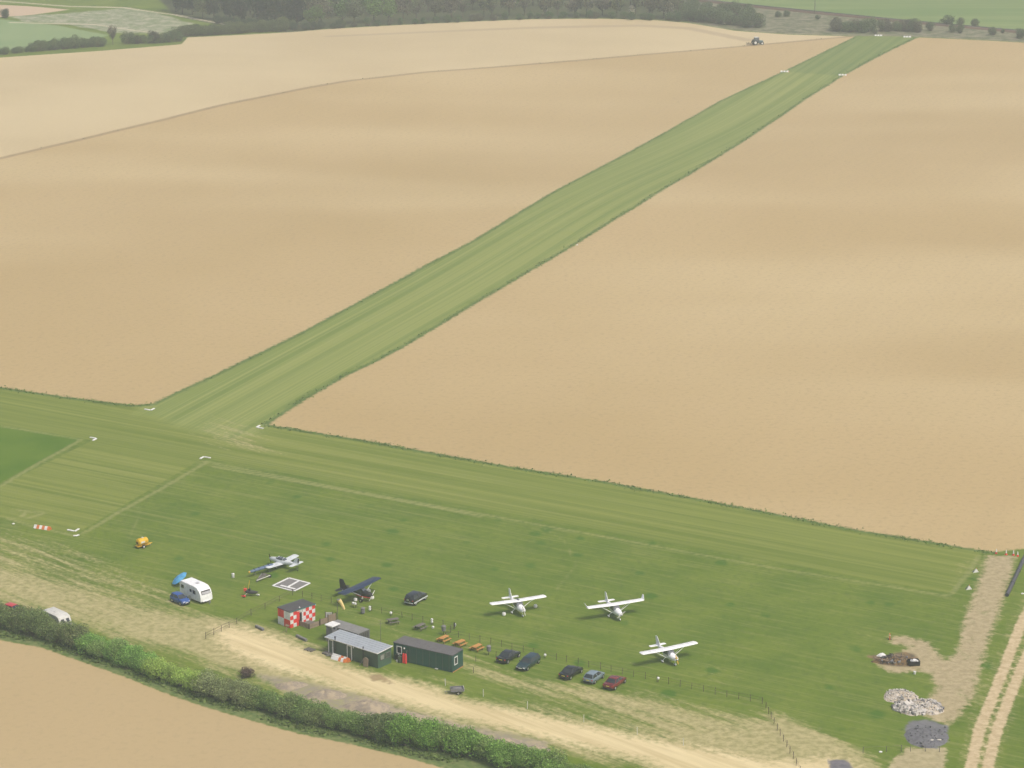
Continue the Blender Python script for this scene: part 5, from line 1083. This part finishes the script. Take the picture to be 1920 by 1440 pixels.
def wedge(px, py, lab):
    r = thing('end_marker', lab, 'marker', G(px, py), .4, 'white wedge markers at the cross runway end')
    MB().prism([(-.75, -.28, .02), (.75, -.28, .02), (0, -.28, .95)], (0, .10, 0)).build('face_board', 'white', r); MB().prism([(-.7, .55, .02), (.7, .55, .02), (0, -.10, .93)], (0, .05, .0)).build('back_board', 'offwhite', r)
    MB().box((.1, -.2, 1.0), (.14, .1, .16)).build('orange_tip', 'orange', r); r.scale = (.72, .72, .72)
wedge(1829, 1073, 'upper white wedge marker at the cross runway end'); wedge(1816, 1105, 'lower white wedge marker at the cross runway end')
def windsock():
    p = G(633, 1162); r = thing('windsock', 'pale orange windsock drooping from its pole by the navy aeroplane', 'windsock', p)
    H = 3.35; MB().tube((0, 0, 0), (0, 0, H), .05, .035, 8).build('pole', 'oldwood', r); MB().lathe([(.30, -.02), (.32, -.02), (.32, .02), (.30, .02)], (.25, -.02, H - .05), 14).build('hoop', 'grey', r)
    a = Vector((.25, -.02, H - .06)); b = a + Vector((.78, .02, -1.58)); q = (b - a).to_track_quat('Z', 'Y').to_matrix(); n = 5
    for k in range(n):
        rs = []
        for t in (k / n, (k + .5) / n, (k + 1) / n):
            R = .34 - .15 * t; c = a.lerp(b, t) + Vector((.07 * math.sin(t * 3.1), 0, 0)); rs.append([c + q @ Vector((R * math.cos(2 * PI * j / 12) * (1 - .15 * t), R * math.sin(2 * PI * j / 12), 0)) for j in range(12)])
        MB().loft(rs, cap=False).build('sock_band', 'sock', r, True)
windsock()

# fences: posts with two thin rails, each run one thing
MT['fencewood'] = plain('fencewood', (0.12, 0.095, 0.075), 0.9, 0.15)
def fence(pts, label, m='fencewood', h=1.05, rails=(.55, .95), rr=.014, pr=.045, name='post_fence', per=None):
    W = [G(*p) for p in pts]; o = W[0]
    r = thing(name, label, 'fence', o)
    if per:
        V = [W[0]]
        for a, b in zip(W, W[1:]):
            n = max(1, round((b - a).length / per))
            for k in range(1, n + 1): V.append(a.lerp(b, k / n))
        W = V
    for k, w in enumerate(W):
        hh = h * random.uniform(.92, 1.1); tx = random.uniform(-.05, .05)
        MB().tube(w - o - Vector((0, 0, .1)), w - o + Vector((tx, 0, hh)), pr, pr * .95, 6).build('post', m, r)
    for z in rails:
        for a, b in zip(W, W[1:]): MB().tube(a - o + Vector((0, 0, z)), b - o + Vector((0, 0, z)), rr, rr, 4).build('rail', m, r)
fence([(386, 1198), (401, 1191), (415, 1184), (430, 1177), (444, 1170), (471, 1154), (497, 1142), (524, 1128), (549, 1116)], 'brown rail fence slanting left of the chequered hut', rr=.028)
fence([(549, 1116), (567, 1119), (585, 1123), (602, 1127), (621, 1131)], 'rail fence between the landing square and the chequered hut')
fence([(660, 1137), (669, 1140), (697, 1146), (716, 1150), (735, 1154), (754, 1158), (773, 1163), (793, 1167), (812, 1171), (831, 1175), (851, 1179)], 'rail fence behind the grey picnic tables')
fence([(851, 1179), (845, 1186), (836, 1197)], 'short return of wire fence by the grey litter bin', rails=(.3, .55, .8, .98))
fence([(836, 1197), (860, 1195), (880, 1199), (900, 1204), (920, 1208), (940, 1213), (960, 1218), (981, 1223), (1001, 1227), (1022, 1232), (1043, 1238), (1062, 1242), (1084, 1246), (1104, 1251), (1126, 1255), (1146, 1260), (1167, 1264), (1188, 1269), (1210, 1273), (1232, 1279), (1254, 1283), (1275, 1288), (1297, 1292), (1319, 1297), (1341, 1302), (1363, 1307), (1385, 1311), (1407, 1315), (1429, 1320)], 'long wire fence behind the parked cars')
fence([(1429, 1320), (1436, 1328), (1441, 1339), (1446, 1348), (1451, 1358), (1457, 1370), (1463, 1380), (1469, 1390), (1475, 1401), (1481, 1413), (1487, 1423), (1493, 1435), (1500, 1450)], 'wire fence turning down to the bottom of the photo')
fence([(1618, 1412), (1662, 1410), (1690, 1409), (1707, 1409), (1735, 1409), (1761, 1410)], 'low rail fence below the grey heap at lower right', m='oldwood', h=.9, rails=(.85,))
fence([(888, 1262), (892, 1240), (930, 1232)], 'three leaning posts beside the charcoal saloon', rails=(), h=.9)
for k, (px, py) in enumerate([(835, 1286), (906, 1306), (988.5, 1329), (1094.6, 1354), (1195, 1377), (1281.5, 1398)]):
    lab = ['white stake nearest the long cabin beside the dirt track', 'white stake right of the grey box trailer', 'third white stake along the dirt track from the cabin', 'fourth white stake along the dirt track from the cabin', 'fifth white stake along the dirt track from the cabin', 'farthest right white stake along the dirt track'][k]
    r = thing('white_stake', lab, 'stake', G(px, py), random.uniform(0, 3), 'white stakes along the dirt track'); MB().loft([[(-.04, -.04, -.1), (.04, -.04, -.1), (.04, .04, -.1), (-.04, .04, -.1)], [(-.035 + .05, -.035, 1.05), (.035 + .05, -.035, 1.05), (.035 + .05, .035, 1.05), (-.035 + .05, .035, 1.05)], [(.04, 0, 1.15), (.06, 0, 1.15), (.06, .01, 1.15), (.04, .01, 1.15)]]).build('shaft', 'offwhite', r)

def picnic_table(px, py, rz, m, lab, grp):
    r = thing('picnic_table', lab, 'picnic table', G(px, py), rz, grp); L = 1.75
    for k in range(5): MB().box((0, -.32 + k * .16, .74), (L, .145, .045)).build('table_board', m, r)
    for y in (-.72, .72):
        for k in range(2): MB().box((0, y - .07 + k * .145, .45), (L, .13, .045)).build('seat_board', m, r)
    for x in (-.6, .6):
        MB().box((x, 0, .42), (.05, 1.5, .10)).build('seat_bearer', m, r)
        for s in (-1, 1): MB().box((x + .05, s * .50, .37), (.05, .10, .80), tilt=Matrix.Rotation(s * .42, 3, 'X')).build('leg', m, r)
TA = math.radians(52)
picnic_table(737, 1169, TA - .5, 'oldwood', 'weathered grey picnic table, left of the two grey ones', 'grey picnic tables'); picnic_table(788, 1180, TA, 'oldwood', 'weathered grey picnic table, right of the two grey ones', 'grey picnic tables')
for px, py, lab in ((832, 1203, 'orange pine picnic table nearest the long cabin roof'), (862.5, 1211, 'middle orange pine picnic table behind the long cabin'), (894, 1219, 'orange pine picnic table nearest the parked cars')): picnic_table(px, py, TA, 'pine', lab, 'orange picnic tables')
def bin_(px, py, lab, post=.55):
    r = thing('litter_bin', lab, 'bin', G(px, py), .4, 'grey litter bins'); MB().tube((0, 0, 0), (0, 0, post + .1), .05, .05, 6).build('post', 'darkwood', r)
    MB().lathe([(.24, post), (.32, post + .05), (.34, post + .72), (.30, post + .74)], n=12).build('barrel', 'grey', r, True); MB().lathe([(.37, post + .74), (.37, post + .80), (.18, post + .95), (.02, post + .97)], n=12).build('lid', 'concrete', r, True)
bin_(680.5, 1151, 'grey litter bin below the navy aeroplane', .15); bin_(832, 1190, 'grey litter bin on a post by the fence corner', .6); bin_(916.5, 1228, 'grey litter bin on a post left of the charcoal saloon', .6)
def tub(px, py, z, n, lab):
    r = thing('fence_light', lab, 'light', G(px, py), .3, 'white lamps on the fence posts'); MB().tube((0, 0, 0), (0, 0, z), .045, .04, 6).build('post', 'darkwood', r)
    for k in range(n): MB().lathe([(.10, 0), (.19, .04), (.20, .26), (.13, .33)], (0, 0, z + k * .36 - .1), 10).build('lamp_head', 'white', r, True)
for px, py, z, n, lab in ((662.5, 1139, .65, 1, 'left white lamp head beside the windsock'), (666.5, 1140, .65, 1, 'right white lamp head beside the windsock'), (693.5, 1147, .35, 2, 'double white lamp head right of the litter bin below the navy aeroplane'), (733, 1156, .55, 1, 'white lamp head above the left grey picnic table'), (810, 1171, .40, 2, 'double white lamp head on the fence right of the grey tables'), (812, 1178, .12, 1, 'low white lamp head below the double one'), (1022, 1234, .45, 1, 'white lamp head on the fence right of the teal estate'), (1234, 1279, .55, 1, 'white lamp head on the fence below the nearest white aeroplane')): tub(px, py, z, n, lab)
r = thing('fence_sign', 'white plate at the right end of the picnic fence', 'sign', G(852.5, 1180), .5); MB().tube((0, 0, 0), (0, 0, 1.1), .05, .05, 6).build('post', 'darkwood', r); MB().lathe([(.02, -.03), (.28, -.03), (.28, .03), (.02, .03)], (.06, -.05, .75), 12, 'X').build('plate', 'white', r)
r = thing('white_drum', 'small white drum on the grass left of the blue folded wing', 'drum', G(437, 1083)); MB().lathe([(.22, 0), (.24, .03), (.24, .70), (.20, .74)], n=12).build('drum', 'white', r, True); MB().lathe([(.10, .74), (.10, .80)], n=8).build('cap', 'grey', r)
# bits and pieces round the cabins
def on(fr, x, y, z=0.0):
    o, a = fr[0], fr[1]; return o + Vector((math.cos(a) * x - math.sin(a) * y, math.sin(a) * x + math.cos(a) * y, z))
for k, x in enumerate((2.05, 2.42)):
    r = thing('gas_bottle', ('left', 'right')[k] + ' of two red gas bottles against the long cabin', 'gas bottle', on(LC, x, -.45), 0, 'red gas bottles'); MB().lathe([(.15, 0), (.19, .04), (.19, 1.15), (.13, 1.30), (.05, 1.36)], n=14).build('bottle', 'red', r, True); MB().lathe([(.05, 1.36), (.05, 1.46)], n=8).build('valve', 'chrome', r); MB().lathe([(.12, 1.34), (.13, 1.34), (.13, 1.50), (.12, 1.50)], n=12).build('collar', 'red', r)
r = thing('hose_post', 'thin grey standpipe behind the red gas bottles', 'pipe', on(LC, 2.4, -.12)); MB().tube((0, 0, 0), (0, 0, 1.9), .04, .04, 6).build('pipe', 'grey', r); MB().tube((0, 0, 1.85), (.15, -.1, 1.9), .035, .03, 6).build('spout', 'grey', r)
r = thing('oil_drum', 'dark green drum left of the red gas bottles', 'drum', on(LC, 1.45, -.50)); MB().lathe([(.29, 0), (.30, .03), (.28, .3), (.30, .33), (.28, .36), (.28, .6), (.30, .63), (.28, .66), (.28, .9), (.30, .92)], n=16).build('barrel', 'drum', r); MB().lathe([(.05, .92), (.05, .96)], (.15, 0, 0), n=8).build('bung', 'grey', r)
r = thing('bucket', 'small pale bucket beside the dark green drum', 'bucket', on(LC, 1.0, -.62)); MB().lathe([(.13, 0), (.17, .32), (.16, .32)], n=12).build('pail', 'offwhite', r); MB().tube((-.16, 0, .32), (0, 0, .50), .012, .012, 4).tube((0, 0, .5), (.16, 0, .32), .012, .012, 4).build('handle', 'grey', r)
for k, (x0, x1, y, z) in enumerate(((2.05, 5.35, -.62, .0), (2.3, 5.05, -1.05, .0))):
    a, b = on(TC, x0, y), on(TC, x1, y); d = b - a; r = thing('striped_marker', ('white and orange marker board lying against the metal-roofed cabin', 'white and orange marker board lying outermost by the metal-roofed cabin')[k], 'marker', a.lerp(b, .5), math.atan2(d.y, d.x) + .06 * k, 'stored striped boards'); n = 6; L = d.length / n
    for j in range(n): ridge_board(r, (j - (n - 1) / 2) * L, L - .01, .34, .62 - .12 * k, 'orange' if (j % 2 == 1 and j > 1) else 'white', 'orange_band' if (j % 2 == 1 and j > 1) else 'white_band')
r = thing('scrap_frame', 'small heap of silver frame tubes by the cabin door', 'scrap', on(TC, 1.45, -1.0), .3)
for k in range(7): MB().tube((random.uniform(-.5, .5), random.uniform(-.3, .3), .05), (random.uniform(-.5, .5), random.uniform(-.3, .3), random.uniform(.2, .6)), .035, .035, 6).build('tube', 'chrome' if k % 2 else 'grey', r)
r = thing('rounded_board', 'brown round-topped board leaning on the metal-roofed cabin', 'board', on(TC, 8.35, -.35), TC[1]); pts = [(-.45, 0, 0), (.45, 0, 0), (.45, .08, 1.1)] + [(.45 * math.cos(t), .08 + .03, 1.1 + .3 * math.sin(t)) for t in (.5, 1.1, 1.57, 2.04, 2.6)] + [(-.45, .08, 1.1)]; MB().prism(pts, (0, -.12, 0)).build('board', 'brownwood', r); MB().tube((-.95, -.35, 0), (-.42, 0.05, 1.2), .05, .04, 6).build('prop', 'oldwood', r)
def sleeper(px, py, qx, qy, lab):
    a, b = G(px, py), G(qx, qy); d = b - a; r = thing('timber_sleeper', lab, 'sleeper', a.lerp(b, .5), math.atan2(d.y, d.x), 'old sleepers by the dirt track'); MB().box((0, 0, .20), (d.length, .40, .40)).build('beam', 'concrete', r, bevel=.04)
    for s in (-1, 1): MB().box((s * d.length * .35, 0, .41), (.16, .30, .03)).build('bolt_plate', 'grey', r)
sleeper(480, 1176, 494, 1183, 'short grey sleeper below the slanting rail fence'); sleeper(556, 1194, 575, 1203, 'longer grey sleeper below the chequered hut')
r = thing('pallet', 'grey timber pallet lying at the dirt track edge', 'pallet', G(581, 1219), TC[1]); 
for k in range(6): MB().box((0, -.5 + k * .2, .14), (1.5, .14, .03)).build('deck_board', 'oldwood', r)
for x in (-.68, 0, .68): MB().box((x, 0, .065), (.1, 1.14, .115)).build('bearer', 'oldwood', r)
r = thing('signpost', 'leaning wooden signpost beside the chequered hut', 'signpost', G(537, 1186), .3); MB().tube((0, 0, -.1), (.12, 0, 1.35), .06, .05, 6).build('post', 'brownwood', r); MB().box((.15, -.07, 1.15), (.62, .04, .26), tilt=Matrix.Rotation(.3, 3, 'Y')).build('arm', 'brownwood', r); MB().tube((-.5, .2, 0), (.05, 0, .7), .035, .03, 6).build('brace', 'brownwood', r)
r = thing('cable_mast', 'thin grey aerial mast on the grass between the cabins', 'mast', G(714, 1203)); MB().tube((0, 0, 0), (0, 0, 3.4), .035, .025, 6).build('pole', 'concrete', r)
for z in (3.35, 2.9): MB().box((0, 0, z), (.7, .03, .03)).build('aerial_rod', 'concrete', r)

# ------------------------------------------------------------------ heaps at the right
def chunk_mesh(n, fx, size, name, m, parent, base_z=None):
    b = MB()
    for _ in range(n):
        x, y, z = fx(); s = size * min(3.0, random.lognormvariate(-.25, .55))
        q = Matrix.Rotation(random.uniform(0, 6), 3, 'Z') @ Matrix.Rotation(random.uniform(0, 6), 3, 'X')
        vs_ = [Vector((x, y, z)) + q @ Vector((sx * s * random.uniform(.6, 1), sy * s * random.uniform(.5, .9), sz * s * random.uniform(.3, .7))) for sz in (-1, 1) for sy in (-1, 1) for sx in (-1, 1)]
        b.add(vs_, [(0, 2, 3, 1), (4, 5, 7, 6), (0, 1, 5, 4), (2, 6, 7, 3), (0, 4, 6, 2), (1, 3, 7, 5)])
    o = b.build(name, m, parent); o['kind'] = 'stuff'; return o
def mound(root, rx, ry, h, m, name, rz=0, seed=0, rings=7, n=28, c=(0, 0), wob_k=1.0):
    rs = []
    for i in range(rings):
        t = i / (rings - 1); ring_ = []
        for k in range(n):
            a = 2 * PI * k / n; wob = 1 + wob_k * (.13 * math.sin(2 * a + seed) + .08 * math.sin(3 * a + 2.1 * seed) + .05 * math.sin(7 * a + 2 * seed)) + random.uniform(-.04, .04)
            rr = (1 - t * .93) * wob; z = h * (1 - (1 - t) ** 1.6) * (1 + .12 * wob_k * math.sin(5 * a + seed)) + random.uniform(-.04, .06) * h
            ring_.append((c[0] + rx * rr * math.cos(a), c[1] + ry * rr * math.sin(a), z if i else -.05))
        rs.append(ring_)
    return MB().loft(rs).build(name, m, root, True)
MT['rubble'] = (lambda s: s.out(s.mix(s.ss(s.noise(s.n('ShaderNodeTexCoord').outputs['Object'], 2.6, 5, .7), .38, .62), (.36, .30, .22), (.58, .53, .46)), .95, .1))(NT('rubble'))
MT['tarmac'] = (lambda s: s.out(s.mix(s.ss(s.noise(s.n('ShaderNodeTexCoord').outputs['Object'], 2.2, 5, .7), .35, .65), (.12, .12, .132), (.175, .175, .188)), .95, .1))(NT('tarmac'))
MT['char'] = (lambda s: s.out(s.mix(s.ss(s.noise(s.n('ShaderNodeTexCoord').outputs['Object'], 1.6, 5, .7), .40, .62), (.040, .036, .034), (.215, .135, .062)), .95, .1))(NT('char'))
def heap(px, py, rx, ry, h, seed, lab, n, big=.17):
    r = thing('rubble_heap', lab, 'rubble', G(px, py)); mound(r, rx, ry, h, 'rubble', 'mound', seed=seed)
    def f():
        t = math.sqrt(random.random()); a = random.uniform(0, 2 * PI); return rx * t * math.cos(a), ry * t * math.sin(a), h * (1 - t ** 1.7) * .98 + .08
    chunk_mesh(n, f, big, 'broken_stone', 'chalkstone', r); chunk_mesh(n // 2, f, big * .8, 'grey_stone', 'concrete', r)
heap(1687, 1306, 2.3, 2.6, .6, 1.0, 'pale rubble heap, left part of the broken concrete by the grey heap', 170, .10)
heap(1733, 1326, 2.6, 2.9, .7, 2.3, 'white rubble heap nearest the brown trampled ground', 190, .16)
heap(1710, 1332, 2.2, 1.9, .55, 3.7, 'grey-white rubble heap right above the dark grey heap', 150, .16)
heap(1692, 1328, 1.3, 1.3, .6, 5.1, 'small rubble heap with white slabs at the grass edge', 90, .22)
r = thing('tarmac_heap', 'dark grey heap of tarmac planings', 'heap', G(1737, 1382)); mound(r, 3.1, 4.0, .40, 'tarmac', 'mound', seed=.6, wob_k=.35)
chunk_mesh(140, lambda: (random.gauss(0, 1.2), random.gauss(0, 1.5), random.uniform(.18, .34)), .12, 'planings', 'tarmac', r)
for k, (dx, dy) in enumerate(((.5, -1.7), (1.5, -1.6))): MB().loft([ring(x, w, h, .30, 8) for x, w, h in ((-.3, .05, .05), (-.1, .2, .1), (.15, .2, .1), (.3, .05, .05))]).build('pale_stone', 'chalkstone', r).location = (dx, dy, 0)
def bonfire():
    r = thing('burnt_pit', 'burnt rubbish pit with charred timbers on the bare ground', 'bonfire', G(1676, 1240)); mound(r, 2.9, 1.7, .55, 'char', 'ash_mound', seed=1.9)
    for k in range(14):
        a = random.uniform(0, PI); c = Vector((random.gauss(.3, 1.1), random.gauss(.2, .6), .45 + random.uniform(0, .25))); d = Vector((math.cos(a), math.sin(a) * .6, random.uniform(-.15, .2))) * random.uniform(.4, 1.1)
        MB().tube(c - d, c + d, .07, .05, 5).build('charred_beam', 'black' if k % 3 else 'brownwood', r)
    chunk_mesh(50, lambda: (random.gauss(0, 1.3), random.gauss(0, .8), random.uniform(.15, .55)), .12, 'ash_lumps', 'grey', r)
    k = thing('burn_bin', 'square black steel bin with white scraps at the burnt pit', 'bin', G(1713, 1246), .12)
    for x, y, sx, sy in ((0, -.6, 1.6, .06), (0, .6, 1.6, .06), (-.8, 0, .06, 1.14), (.8, 0, .06, 1.14)): MB().box((x, y, .35), (sx, sy, .7)).build('side_plate', 'black', k)
    MB().box((0, 0, .40), (1.5, 1.12, .05)).build('ash_bed', 'black', k); chunk_mesh(16, lambda: (random.uniform(-.4, .6), random.uniform(-.3, .4), .55), .17, 'white_scraps', 'white', k)
    w = thing('white_lump', 'white plastic heap at the left end of the burnt pit', 'plastic', G(1654, 1230)); mound(w, .75, .55, .45, 'white', 'heap', seed=2.2, rings=5, n=12)
    o = thing('orange_barrier', 'small orange barrier post beside the burnt pit', 'barrier', G(1668, 1199)); MB().box((0, 0, .45), (.12, .5, .9)).build('panel', 'orange', o); MB().box((0, 0, .05), (.5, .4, .1)).build('foot', 'black', o); MB().box((.0, 0, .75), (.14, .52, .12)).build('white_band', 'white', o)
    b = thing('white_bucket', 'white bucket on the grass below the burnt pit', 'bucket', G(1715, 1264)); MB().lathe([(.17, 0), (.22, .42), (.20, .42)], n=12).build('pail', 'white', b); MB().tube((-.2, 0, .42), (.2, 0, .46), .015, .015, 4).build('handle', 'grey', b)
bonfire()
r = thing('black_pipe', 'thick dark drain pipe lying beside the brown track', 'pipe', G(1888, 1119)); e = G(1922, 1046) - G(1888, 1119); MB().lathe([(.24, 0), (.30, 0), (.30, e.length), (.24, e.length)], n=14).build('barrel', 'pipe', r, True)
for ch in r.children: ch.rotation_euler = Vector((e.x, e.y, 0)).to_track_quat('Z', 'Y').to_euler(); ch.location = (0, 0, .31)
for t in (.3, .62):
    o = MB().lathe([(.30, -.12), (.35, -.10), (.35, .10), (.30, .12)], n=14).build('collar', 'pipe', r); o.rotation_euler = Vector((e.x, e.y, 0)).to_track_quat('Z', 'Y').to_euler(); o.location = (e.x * t, e.y * t, .31)
r = thing('white_stone', 'white ground marker right of the dark drain pipe', 'marker', G(1917, 1114)); MB().loft([ring(x, w, h, .10, 8) for x, w, h in ((-.22, .06, .05), (-.1, .18, .11), (.1, .2, .12), (.24, .06, .05))]).build('stone', 'white', r, True)
# lumps of the spoil bank
r = thing('spoil_bank', 'low bank of grey-brown spoil between the hedge and the dirt track', 'bank', G(760, 1350)); MT['spoilm'] = (lambda s: s.out(s.mix(s.ss(s.noise(s.n('ShaderNodeTexCoord').outputs['Object'], 1.1, 5, .7), .38, .62), (.25, .215, .175), (.38, .315, .22)), .95, .1))(NT('spoilm'))
cpos = G(760, 1350)
for k, (px, py, rx, ry, h) in enumerate(((545, 1286, 2.4, 1.6, .5), (610, 1304, 2.8, 2.0, .7), (690, 1326, 3.2, 2.2, .8), (770, 1350, 3.2, 2.2, .8), (850, 1372, 2.8, 1.8, .7), (940, 1392, 2.6, 1.6, .6), (1005, 1405, 1.9, 1.3, .5))):
    d = G(px, py) - cpos; mound(r, rx, ry, h, 'spoilm', 'mound', seed=k * 1.3, rings=6, n=20, c=(d.x, d.y))
# telegraph pole and railway far off
def pole(px, py, lab):
    r = thing('telegraph_pole', lab, 'pole', G(px, py)); MB().tube((0, 0, -.2), (0, 0, 9.5), .16, .11, 8).build('shaft', 'oldwood', r); MB().box((0, 0, 9.1), (1.8, .12, .12)).build('cross_arm', 'oldwood', r)
    for x in (-.75, -.3, .3, .75): MB().lathe([(.05, 9.16), (.06, 9.28), (.02, 9.34)], (x, 0, 0), 6).build('insulator', 'white', r)
pole(1527.5, 26, 'telegraph pole on the far green field by the railway')
def railway():
    W = [G(*p) for p in LINES['railway'][0]]; o = W[0]; r = thing('railway_track', 'distant single railway line on its low bank', 'railway', o)
    MB().loft([[w - o + Vector((dx, -dx * .0 + dy, z)) for dx, dy, z in ((0, -2.6, .0), (0, -1.5, .75), (0, 1.5, .75), (0, 2.6, .0))] for w in W], closed=False, cap=False).build('ballast_bank', 'rust', r)
    for s in (-.72, .72): MB().loft([[w - o + Vector((0, s + dy, z)) for dy, z in ((-.04, .76), (-.04, .93), (.04, .93), (.04, .76))] for w in W]).build('rail', 'grey', r)
railway()

# ------------------------------------------------------------------ look-alike plants told apart by their order from the left
def ordinal(n): return f"{n}{'th' if 10 <= n % 100 <= 20 else {1: 'st', 2: 'nd', 3: 'rd'}.get(n % 10, 'th')}"
by_label = {}
for o in scene.objects:
    if o.parent is None and o.get('category') in ('shrub', 'tree', 'bush'): by_label.setdefault(o['label'], []).append(o)
for lab, os_ in by_label.items():
    if len(os_) < 2: continue
    os_.sort(key=lambda o: to_px(Vector(o.location))[0])
    for k, o in enumerate(os_): o['label'] = f"{lab}, {ordinal(k + 1)} from the left"
